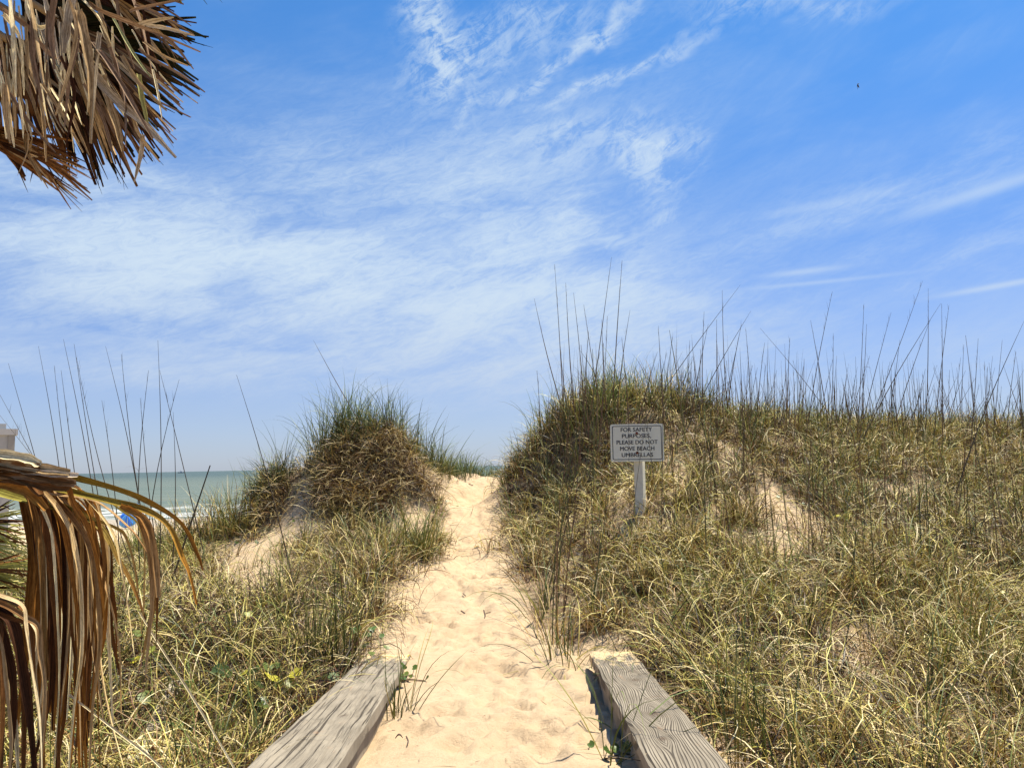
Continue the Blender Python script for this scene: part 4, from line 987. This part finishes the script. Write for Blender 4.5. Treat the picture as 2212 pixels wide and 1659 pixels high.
# ------------------------------------------------------------------ wooden rails
def rail(name, label, in0, in1, out0, out1, d0, d1, mat_cap, side_sign, thick=.045):
    """cap board between four photo points: inner/outer edge at the near and far end"""
    a0, b0 = P(*in0, d0[0]), P(*out0, d0[1]); a1, b1 = P(*in1, d1[0]), P(*out1, d1[1])
    base = (a0 + b0) / 2; g = empty(name, (base[0], base[1], float(gz(base[0], base[1])))); tag(g, label, 'wooden rail')
    far = (a1 + b1) / 2; ydir = Vector(far - base); ln = ydir.length; ydir.normalize()
    xdir = Vector(b0 - a0); xdir -= ydir * xdir.dot(ydir); xdir.normalize()
    if side_sign < 0: xdir = -xdir
    zdir = xdir.cross(ydir)
    wd = (np.linalg.norm(b0 - a0) + np.linalg.norm(b1 - a1)) / 4
    back = -1.6
    M4 = Matrix.Identity(4)
    for i, v in enumerate((xdir, ydir, zdir)):
        for j in range(3): M4[j][i] = v[j]
    M4.translation = Vector(base)
    def board(nm, x0, x1, y0, y1, z0, z1, mat, bev=.004, warp=.006, seed=0):
        me = bpy.data.meshes.new(nm); nxs = max(3, int((x1 - x0) / .012)); nys = int((y1 - y0) / .03)
        V = []; Fc = []
        ring = [(x0 + (x1 - x0) * i / nxs, z1) for i in range(nxs + 1)] + [(x1, z0), (x0, z0)]
        for j in range(nys + 1):
            yv = y0 + (y1 - y0) * j / nys
            for i, (xx, zv) in enumerate(ring):
                top = i <= nxs
                e = warp * mnoise.noise(Vector((xx * 60, yv * 3, seed))) * (1 if top else .5) + warp * .6 * mnoise.noise(Vector((xx * 160, yv * 6, seed + 5))) * top
                edge = min(xx - x0, x1 - xx); rd = -.007 * max(0, 1 - edge / .012) ** 2 if top else 0
                xo = warp * .9 * mnoise.noise(Vector((seed, yv * 5, zv * 30 + (3 if xx > (x0 + x1) / 2 else 0)))) if edge < .001 else 0
                V.append((xx + xo, yv, zv + e + rd))
        m_ = len(ring)
        for j in range(nys):
            for i in range(m_): Fc.append((j * m_ + i, j * m_ + (i + 1) % m_, (j + 1) * m_ + (i + 1) % m_, (j + 1) * m_ + i))
        Fc.append(tuple(range(m_ - 1, -1, -1))); Fc.append(tuple(nys * m_ + i for i in range(m_)))
        me.from_pydata(V, [], Fc); me.update()
        o = link(nm, me, mat); o.parent = g; o.matrix_parent_inverse = Matrix.Translation(-g.location); o.matrix_basis = M4
        return o
    board('cap_board', -wd, wd, back, ln, -thick, 0, mat_cap, seed=3 if side_sign > 0 else 8)
    s = -side_sign  # inner side
    xi = -wd * side_sign
    i0, i1 = sorted((xi + side_sign * .022, xi + side_sign * .062))
    board('side_board', i0, i1, back, ln - .05, -thick - .15, -thick - .003, M_wood_side, seed=14)
    i0, i1 = sorted((-xi - side_sign * .022, -xi - side_sign * .06))
    board('side_board', i0, i1, back, ln - .05, -thick - .15, -thick - .003, M_wood_side, seed=17)
    for yv in (ln - .25, ln - 1.9, -.9):
        board('post', -.045, .045, yv - .045, yv + .045, -thick - .9, -thick - .004, M_wood_side, seed=20)
    return g, M4, wd, ln
rail('wooden_rail', 'cracked grey wooden rail half buried in sand at the left of the path', (714, 1659), (872, 1432), (537, 1659), (806, 1396), (2.35, 2.35), (4.55, 4.75), M_wood_crack, -1, .05)
rail('wooden_rail', 'grey wooden rail with wavy grain and knots at the right of the path', (1413, 1659), (1285, 1422), (1579, 1659), (1354, 1392), (2.35, 2.35), (4.2, 4.35), M_wood_ring, 1, .045)

# loose board in the grass at the lower left
pA, pB = P(290, 1560, 3.6), P(384, 1468, 4.3); pA[2] = float(gz(pA[0], pA[1])) + .06; pB[2] = float(gz(pB[0], pB[1])) + .09
mb = MB(); dv = Vector(pB - pA); mb.box((pA + pB) / 2, (.035, dv.length / 2, .012), dv.to_track_quat('Y', 'Z').to_matrix())
o = mb.build('loose_board', plain('bleached_board', (.50, .42, .31), .85, .3, 30, .5), bevel=.003); rebase(o, pA)
tag(o, 'bleached loose board lying tilted in the dark grass at lower left', 'board')

# ------------------------------------------------------------------ sign
SD = 6.6
sg_base = P(1376, 1125, SD); sg_base[2] = float(gz(sg_base[0], sg_base[1]))
sign = empty('safety_sign', sg_base); tag(sign, 'white sign on a white post telling people not to move beach umbrellas', 'sign')
tl, tr_, bl = P(1317, 918, SD), P(1431, 915, SD), P(1323, 996, SD)
cen = (P(1317, 918, SD) + P(1431, 915, SD) + P(1323, 997, SD) + P(1433, 995, SD)) / 4
yaw = R(-7)        # turned a little to the left, its right edge nearer
xd = Vector((math.cos(yaw), math.sin(yaw), .0)); tiltv = Vector((.028, .0, 1)).normalized()
xd = (xd + Vector((0, 0, -.006))).normalized(); nd = xd.cross(tiltv).normalized(); zd = nd.cross(xd) * -1
zd = tiltv - xd * tiltv.dot(xd); zd.normalize(); nd = zd.cross(xd)      # nd points away from the camera
SM = Matrix(((xd.x, nd.x, zd.x, cen[0]), (xd.y, nd.y, zd.y, cen[1]), (xd.z, nd.z, zd.z, cen[2]), (0, 0, 0, 1)))
Wd, Hd = .448, .318
def place(o, parent=sign, m4=SM): o.parent = parent; o.matrix_parent_inverse = Matrix.Translation(-parent.location); o.matrix_basis = m4; return o
def rrect(w_, h_, r, n=6):
    v = []
    for cx_, cy_, a0 in ((w_ / 2 - r, h_ / 2 - r, 0), (-w_ / 2 + r, h_ / 2 - r, 90), (-w_ / 2 + r, -h_ / 2 + r, 180), (w_ / 2 - r, -h_ / 2 + r, 270)):
        for k in range(n + 1): a_ = R(a0 + 90 * k / n); v.append((cx_ + r * math.cos(a_), cy_ + r * math.sin(a_)))
    return v
rr = rrect(Wd, Hd, .018); n = len(rr); mb = MB()
mb.add([(x, -.002, z) for x, z in rr] + [(x, .002, z) for x, z in rr], [tuple(range(n)), tuple(range(2 * n - 1, n - 1, -1))] + [(i, i + n, (i + 1) % n + n, (i + 1) % n) for i in range(n)])
M_signw = plain('sign_white', (.66, .65, .52), .45, .05, 5)
M_ink = plain('sign_ink', (.018, .02, .03), .5, .2, 20); M_rust = plain('rust', (.14, .035, .015), .8, .5, 60)
M_post = plain('painted_post', (.60, .57, .45), .6, .08, 12, .2)
panel = place(mb.build('panel', M_signw))
ro, ri = rrect(Wd - .032, Hd - .03, .014), rrect(Wd - .044, Hd - .042, .009); n = len(ro); mb = MB()
mb.add([(x, -.0032, z) for x, z in ro] + [(x, -.0032, z) for x, z in ri], [(i, (i + 1) % n, (i + 1) % n + n, i + n) for i in range(n)])
place(mb.build('border_line', M_ink))
lines = [("FOR SAFETY", -.003, .1055), ("PURPOSES,", -.003, .0515), ("PLEASE DO NOT", .0005, -.002), ("MOVE BEACH", 0, -.0555), ("UMBRELLAS", 0, -.109)]
wid_px = {"FOR SAFETY": .262, "PURPOSES,": .243, "PLEASE DO NOT": .344, "MOVE BEACH": .287, "UMBRELLAS": .262}
for txt, dx, dz in lines:
    cu = bpy.data.curves.new('lettering', 'FONT'); cu.body = txt; cu.align_x = 'CENTER'; cu.align_y = 'CENTER'; cu.size = .05; cu.offset = 0; cu.extrude = .0002; cu.space_character = 1.02
    to = bpy.data.objects.new('tmp', cu); col.objects.link(to)
    bpy.context.view_layer.update()
    dg = bpy.context.evaluated_depsgraph_get(); me = bpy.data.meshes.new_from_object(to.evaluated_get(dg)); bpy.data.objects.remove(to)
    co = np.array([v.co[:] for v in me.vertices]); cx_ = (co[:, 0].max() + co[:, 0].min()) / 2; cy_ = 0
    k = wid_px[txt] / (co[:, 0].max() - co[:, 0].min()); ky = .034 / .0348
    for v in me.vertices: v.co = ((v.co.x - cx_) * k + dx, -.0034 - v.co.z, v.co.y * ky + dz + .004)
    V0 = [v.co.copy() for v in me.vertices]; F0 = [tuple(p.vertices) for p in me.polygons]; mb = MB()
    for q, sx_ in enumerate((-.0011, 0, .0011)): mb.add([(v.x + sx_, v.y - q * .00015, v.z + (q - 1) * .0004) for v in V0], F0)
    place(mb.build('lettering', M_ink))
for zz_ in (.081, -.085):
    mb = MB(); mb.add([(0, -.009, zz_)] + [(.0115 * math.cos(t_), -.004, zz_ + .0115 * math.sin(t_)) for t_ in np.linspace(0, 2 * math.pi, 13)[:-1]], [(0, i + 1, (i + 1) % 12 + 1) for i in range(12)])
    place(mb.build('bolt', M_rust))
mb = MB(); L_ = cen[2] - sg_base[2]
mb.box((.002, .045, (-.5 - Hd / 2 + Hd / 2 - .06) / 2 + .02), (.038, .038, (.50 + Hd / 2 + .02) / 2 + .07))
o = place(mb.build('post', M_post, bevel=.004)); o.matrix_basis = SM @ Matrix.Translation((0, .018, 0)) @ Matrix.Rotation(R(-20), 4, 'Z')

# ------------------------------------------------------------------ beach: umbrella, house, person, boats, bird
ub = P(283, 1136, 60); ubz = float(gz(ub[0], ub[1])); ub = np.array([ub[0], 60, ubz])
um = empty('beach_umbrella', ub); tag(um, 'tilted blue beach umbrella open on the sand near the water', 'umbrella')
M_ub = plain('blue_canopy', (.03, .22, .85), .7, .15, 3); M_ub2 = plain('pale_blue_canopy', (.10, .42, .92), .7, .12, 3); M_met = plain('pale_metal', (.6, .6, .6), .4, .1, 5)
axis_ = Vector((-.30, -.80, .55)).normalized(); qr = axis_.to_track_quat('Z', 'Y').to_matrix(); cc = Vector(ub) + Vector((0, 0, 1.0))
for mi, mat in enumerate((M_ub, M_ub2)):
    mb = MB()
    for s_ in range(mi, 8, 2):
        vs, fs = [], []; nr, na = 6, 4
        for i in range(nr + 1):
            for j in range(na + 1):
                th = 2 * math.pi * (s_ + j / na) / 8; rr_ = 1.08 * i / nr; sag = .06 * math.sin(math.pi * j / na) * (i / nr)
                vs.append(cc + qr @ Vector((math.cos(th) * rr_ * (1 - sag), math.sin(th) * rr_ * (1 - sag), .42 * (1 - (i / nr) ** 2))))
        for i in range(nr):
            for j in range(na): fs.append((i * (na + 1) + j, i * (na + 1) + j + 1, (i + 1) * (na + 1) + j + 1, (i + 1) * (na + 1) + j))
        mb.add(vs, fs)
    o = mb.build('canopy_panels', mat, None, True); sm_ = o.modifiers.new('thick', 'SOLIDIFY'); sm_.thickness = .006; child_fix(o, um)
mb = MB(); mb.tube([Vector(ub) - Vector((0, 0, .1)), Vector(ub) + Vector((.05, .1, .75)), cc + axis_ * .4], .02, 6); child_fix(mb.build('pole', M_met), um)

hb = np.array([P(10, 1100, 30)[0] - 3, 32, float(gz(-22, 32))]); house = empty('beach_house', hb)
tag(house, 'grey boxy beach building on posts at the left edge behind the palm frond', 'building')
M_sid = plain('grey_siding', (.30, .305, .29), .8, .06, 2); M_trim = plain('grey_trim', (.24, .235, .21), .8, .06, 2); M_roof = plain('roof_trim', (.37, .375, .36), .7, .06, 2); M_glass = plain('dark_glass', (.05, .07, .08), .15, .1, 2)
xr = P(32, 960, 30)[0]; zt = P(30, 940, 30)[2]; zb = P(10, 1035, 30)[2]
mb = MB(); mb.box((xr - 4, 34, (zt + zb) / 2), (4, 4, (zt - zb) / 2)); child_fix(mb.build('wall', M_sid), house)
mb = MB(); mb.box((xr - 4, 34, zt + .12), (4.08, 4.08, .118)); mb.box((xr - 4.2, 34, zt + .34), (3.9, 3.9, .10)); child_fix(mb.build('roof', M_roof), house)
mb = MB(); mb.box((xr - .12, 29.985, (zt + zb) / 2), (.10, .035, (zt - zb) / 2 - .01)); mb.box((xr - 4, 29.985, zb + .06), (3.85, .03, .06)); child_fix(mb.build('trim', M_trim), house)
for dx in (2.2, 5.4):
    mb = MB(); mb.box((xr - dx, 29.98, (zt + zb) / 2 + .1), (.5, .04, .55)); wdw = mb.build('window', M_trim); child_fix(wdw, house)
    mb = MB(); mb.box((xr - dx, 29.94, (zt + zb) / 2 + .1), (.42, .01, .47)); pn = mb.build('pane', M_glass); pn.parent = wdw; 
for px_, py_ in ((xr - .3, 30.3), (xr - 3, 30.3), (xr - 7.6, 30.3), (xr - .3, 37.5), (xr - 7.6, 37.5)):
    mb = MB(); z0 = float(gz(px_, py_)) - .3; mb.box((px_, py_, (z0 + zb) / 2), (.22, .22, (zb - z0) / 2)); child_fix(mb.build('post', M_sid), house)

hq = Matrix.Translation(Vector((xr, 30, 0))) @ Matrix.Rotation(R(38), 4, 'Z') @ Matrix.Translation(Vector((-xr, -30, 0)))
bpy.context.view_layer.update(); hm = house.matrix_world.copy(); house.matrix_world = hq @ Matrix.Translation(house.location)
def boat(px, name, label, L_, hull_c):
    p = P(px, 1010, 2600); p[2] = SEA
    g = empty(name, p); tag(g, label, 'boat')
    mb = MB(); n = 10; vs = []; fs = []
    for i in range(n + 1):
        t_ = i / n; x = (t_ - .5) * L_; b = 2.2 * math.sin(math.pi * min(1, t_ * .75 + .25)) ** .6; zt_ = 2.2 + 1.2 * t_ ** 3
        vs += [(p[0] + x, p[1] - b, SEA + zt_), (p[0] + x, p[1] - b * .5, SEA - .4), (p[0] + x, p[1] + b * .5, SEA - .4), (p[0] + x, p[1] + b, SEA + zt_)]
    for i in range(n):
        for j in range(3): fs.append((i * 4 + j, i * 4 + j + 1, i * 4 + j + 5, i * 4 + j + 4))
        fs.append((i * 4 + 3, i * 4, i * 4 + 4, i * 4 + 7))
    fs += [(3, 2, 1, 0), tuple(n * 4 + j for j in range(4))]
    mb.add(vs, fs); child_fix(mb.build('hull', plain('hull_' + name, hull_c, .5)), g)
    mb = MB(); mb.box((p[0] + L_ * .08, p[1], SEA + 4.2), (L_ * .14, 1.6, 1.6)); child_fix(mb.build('cabin', plain('cabin_' + name, (.5, .5, .5), .5)), g)
    mb = MB(); mb.tube([(p[0] - L_ * .05, p[1], SEA + 2), (p[0] - L_ * .05, p[1], SEA + 11)], .25, 5); mb.tube([(p[0] - L_ * .05, p[1], SEA + 9), (p[0] - L_ * .42, p[1], SEA + 4)], .2, 5); child_fix(mb.build('mast', plain('mast_' + name, (.3, .3, .3), .5)), g)
boat(391, 'fishing_boat', 'tiny fishing boat with a mast on the horizon', 20, (.20, .22, .25))

bp = P(1854, 187, 60); bird = empty('bird', bp); tag(bird, 'tiny dark bird flying high in the blue sky at upper right', 'bird')
M_bird = plain('dark_feather', (.03, .03, .035), .7, .3, 20)
mb = MB(); B0 = Vector(bp); bd = Vector((-.28, .1, .95)).normalized()
mb.tube([B0 - bd * .17, B0 - bd * .10, B0, B0 + bd * .10, B0 + bd * .16, B0 + bd * .2], [.01, .035, .055, .045, .03, .006], 8)
child_fix(mb.build('body', M_bird, None, True), bird)
for s_ in (-1, 1):
    mb = MB(); wv_ = Vector((.25 * s_, .9 * s_, .0)); pts_ = [B0 + bd * .06, B0 + wv_ * .22 + bd * .14, B0 + wv_ * .5 - bd * .05]; ch = (.11, .09, .02); vs = []
    for p_, c_ in zip(pts_, ch):
        for dz in (-.006, .006): vs += [p_ + bd * c_ * .5 + Vector((dz, 0, 0)), p_ - bd * c_ * .5 + Vector((dz, 0, 0))]
    fs = []
    for i in range(2):
        a_ = i * 4; fs += [(a_, a_ + 1, a_ + 5, a_ + 4), (a_ + 2, a_ + 6, a_ + 7, a_ + 3), (a_, a_ + 4, a_ + 6, a_ + 2), (a_ + 1, a_ + 3, a_ + 7, a_ + 5)]
    fs += [(0, 2, 3, 1), (8, 9, 11, 10)]
    mb.add(vs, fs); child_fix(mb.build('wing', M_bird), bird)

# ------------------------------------------------------------------ round-leaved vines and things lying on the sand
def ground_at(px, py, d0=2.3, d1=14):
    ds = np.linspace(d0, d1, 900); r = ray(px, py); p = CAM[None] + r[None] * (ds / r[1])[:, None]
    h = p[:, 2] - gz(p[:, 0], p[:, 1]); i = np.argmax(h <= 0)
    return p[i] if h[i] <= 0 else p[-1]
def leaf_disc(V, Q, C, c, r, nrm, tone):
    nrm = Vector(nrm).normalized(); a_ = nrm.orthogonal().normalized(); b_ = nrm.cross(a_); k = len(V); n = 10; rot = random.uniform(0, 6)
    ring = []
    for i in range(n):
        t_ = 2 * math.pi * i / n + rot; rr_ = r * (1 if i else .55)
        ring.append(Vector(c) + (a_ * math.cos(t_) + b_ * math.sin(t_)) * rr_ + nrm * r * .12 * math.cos(2 * t_))
    V.append(np.array(Vector(c) - nrm * r * .12)); C.append(np.array(tone) * .8)
    for q in ring: V.append(np.array(q)); C.append(np.array(tone) * random.uniform(.85, 1.15))
    for i in range(0, n, 2): Q.append((k, k + 1 + i, k + 1 + (i + 1) % n, k + 1 + (i + 2) % n))
def vine(px, py, nl, spread, label, tones, r=.02, hgt=None):
    hgt = .03 if r < .03 else .13
    g0 = ground_at(px, py); g = empty('beach_vine', g0); tag(g, label, 'vine')
    V, Q, C = [], [], []; mb = MB(); prev = Vector(g0); ang = random.uniform(0, 6)
    for k in range(nl):
        ang += random.gauss(0, .9); x = g0[0] + random.gauss(0, spread); y = g0[1] + random.gauss(0, spread); z = float(gz(x, y)); h = hgt * random.uniform(.4, 1.6)
        c = (x + .01, y, z + h); leaf_disc(V, Q, C, c, r * random.uniform(.6, 1.25), (random.gauss(.1, .45), random.gauss(-.45, .35), 1), random.choice(tones))
        mb.tube([(x, y, z + .004), c], .0016, 4)
        if True:
            mid = (prev + Vector((x, y, z))) / 2; mid.z = float(gz(mid.x, mid.y)) + .006; mb.tube([prev, mid, Vector((x, y, z + .004))], .0022, 4); prev = Vector((x, y, z))
    child_fix(link('leaves', mesh_np('leaves', V, Q, np.array(C)), M_leaf), g); child_fix(mb.build('stem', M_vstem), g)
M_vstem = plain('vine_stem', (.16, .10, .05), .7)
VG = [(.06, .11, .02), (.09, .15, .03), (.05, .08, .02), (.14, .18, .03)]; VY = [(.55, .50, .05), (.30, .34, .05), (.12, .16, .03)]
for a_ in [(548,1140,9,.10,'cluster of dark round vine leaves on the sand left of the small knoll',VG,.028),
           (620,1150,8,.22,'scattered round vine leaves on the bare sand below the small knoll',VG,.022),
           (900,1060,10,.28,'round vine leaves dotted over the sand right of the big hummock',VG,.024),
           (858,1470,16,.07,'little round vine leaves climbing beside the end of the left rail',VG,.016),
           (530,1560,26,.22,'broad green vine leaves in the dark grass left of the left rail',VG + VY,.035),
           (420,1580,20,.25,'broad vine leaves low in the grass by the loose board',VG,.036),
           (780,1430,10,.08,'green vine leaves tucked behind the end of the left rail',VG,.03),
           (1320,1630,8,.06,'green round vine leaves in the shade of the right rail',VG,.020),
           (1725,1085,7,.14,'few round vine leaves beside the bare sand hollow on the right slope',VG,.028),
           (2000,1250,9,.35,'yellowish round vine leaves under the dark grass on the right slope',VY,.032),
           (330,1430,14,.3,'green vine leaves showing through the grass behind the brown frond',VG + VY,.032),
           (800,1230,14,.16,'vine leaves in the straw grass left of the path clump',VG,.026)]:
    vine(*a_)
M_twig = plain('dark_twig', (.07, .04, .025), .8, .3, 30); M_yl = plain('yellow_leaf', (.62, .42, .05), .6, .2, 30); M_bl = plain('brown_leaf', (.20, .09, .04), .7, .3, 30)
def twig(pts_, label, r=.004, mat=None, branch=None):
    w_ = [ground_at(*q) for q in pts_]; 
    for q in w_: q[2] = float(gz(q[0], q[1])) + r * 1.4 + .004
    mb = MB(); mb.tube(w_, [r, r * 1.1, r * .7][:len(w_)], 6)
    if branch:
        b_ = [ground_at(*q) for q in branch]; 
        for i, q in enumerate(b_): q[2] = float(gz(q[0], q[1])) + r * 1.5 + .004 + .01 * i
        mb.tube(b_, r * .6, 5)
    o = mb.build('twig', mat or M_twig); rebase(o, w_[0]); tag(o, label, 'twig')
twig([(1045,1322),(1048,1334),(1046,1342)], 'small forked dark twig lying in the middle of the path', .0045, None, [(1046,1330),(1060,1328)])
twig([(996,1322),(1004,1329)], 'short dark twig left of the forked one on the path', .0045)
twig([(1012,1047),(1022,1050)], 'dark twig near the crest of the path', .006)
twig([(1108,1160),(1116,1168),(1122,1174)], 'brown twig on the sand by the right edge of the path', .007, M_bl)
twig([(878,1595),(882,1606),(880,1614)], 'tiny curved twig on the sand beside the left rail', .003)
twig([(1000,1284),(1006,1290)], 'speck of dark bark on the path above the two twigs', .0035)
def flat_leaf(px, py, L_, wd, ang, mat, label):
    c = ground_at(px, py); c[2] = float(gz(c[0], c[1])) + .012; mb = MB(); vs = []; n = 7
    for i in range(n + 1):
        t_ = i / n; x = (t_ - .5) * L_; h = wd * math.sin(math.pi * min(1, t_ * .93 + .05)) ** .8 * .5; z = .012 * math.sin(math.pi * t_)
        for s_, zz_ in ((-1, 0), (0, -.004), (1, 0)):
            X_ = x * math.cos(ang) - s_ * h * math.sin(ang); Y_ = x * math.sin(ang) + s_ * h * math.cos(ang); vs.append((c[0] + X_, c[1] + Y_, c[2] + z + zz_ + .3 * abs(s_) * h * .3))
    fs = []
    for i in range(n):
        a_ = i * 3; fs += [(a_, a_ + 1, a_ + 4, a_ + 3), (a_ + 1, a_ + 2, a_ + 5, a_ + 4)]
    mb.add(vs, fs); o = mb.build('fallen_leaf', mat); sm_ = o.modifiers.new('thick', 'SOLIDIFY'); sm_.thickness = .0012; rebase(o, c); tag(o, label, 'leaf')
flat_leaf(1030, 1185, .06, .022, .5, M_yl, 'yellow fallen leaf in the middle of the upper path')
flat_leaf(862, 1600, .028, .014, .1, M_twig, 'small dark leaf on the sand between the rails')
flat_leaf(1095, 1153, .07, .03, 2.2, M_bl, 'brown curled leaf beside the brown twig at the right of the path')
flat_leaf(1222, 1420, .04, .016, .3, M_yl, 'small yellow leaf in the grass near the right rail end')
flat_leaf(884, 1424, .03, .014, .8, M_yl, 'small yellow orange leaf beside the left rail end')
# fine dead bits strewn over the path: nobody could count them
n = 2600; yb = rng.uniform(2.3, 12.3, n); l = np.where(yb < 4.9, -.62, np.interp(yb, ply[::-1], plx[::-1])); r_ = np.where(yb < 4.4, .62, np.interp(yb, pry[::-1], prx[::-1]))
xb = l + (r_ - l) * rng.beta(.8, .8, n); zb_ = gz(xb, yb) + .005; cc_ = pick(np.array([(.25, .15, .08), (.10, .055, .03), (.40, .26, .13)]), n)
V, Q, C = blades(np.c_[xb, yb, zb_], rng.uniform(0, 6.28, n), rng.gamma(2, .011, n), rng.uniform(1.2, 1.55, n), rng.uniform(1.5, 1.7, n), rng.uniform(.0015, .0035, n), cc_, cc_, 2, 1, .6)
tag(link('sand_litter', mesh_np('sand_litter', V, Q, C), M_grass), 'fine dead grass bits strewn over the sandy path', 'litter', kind='stuff')
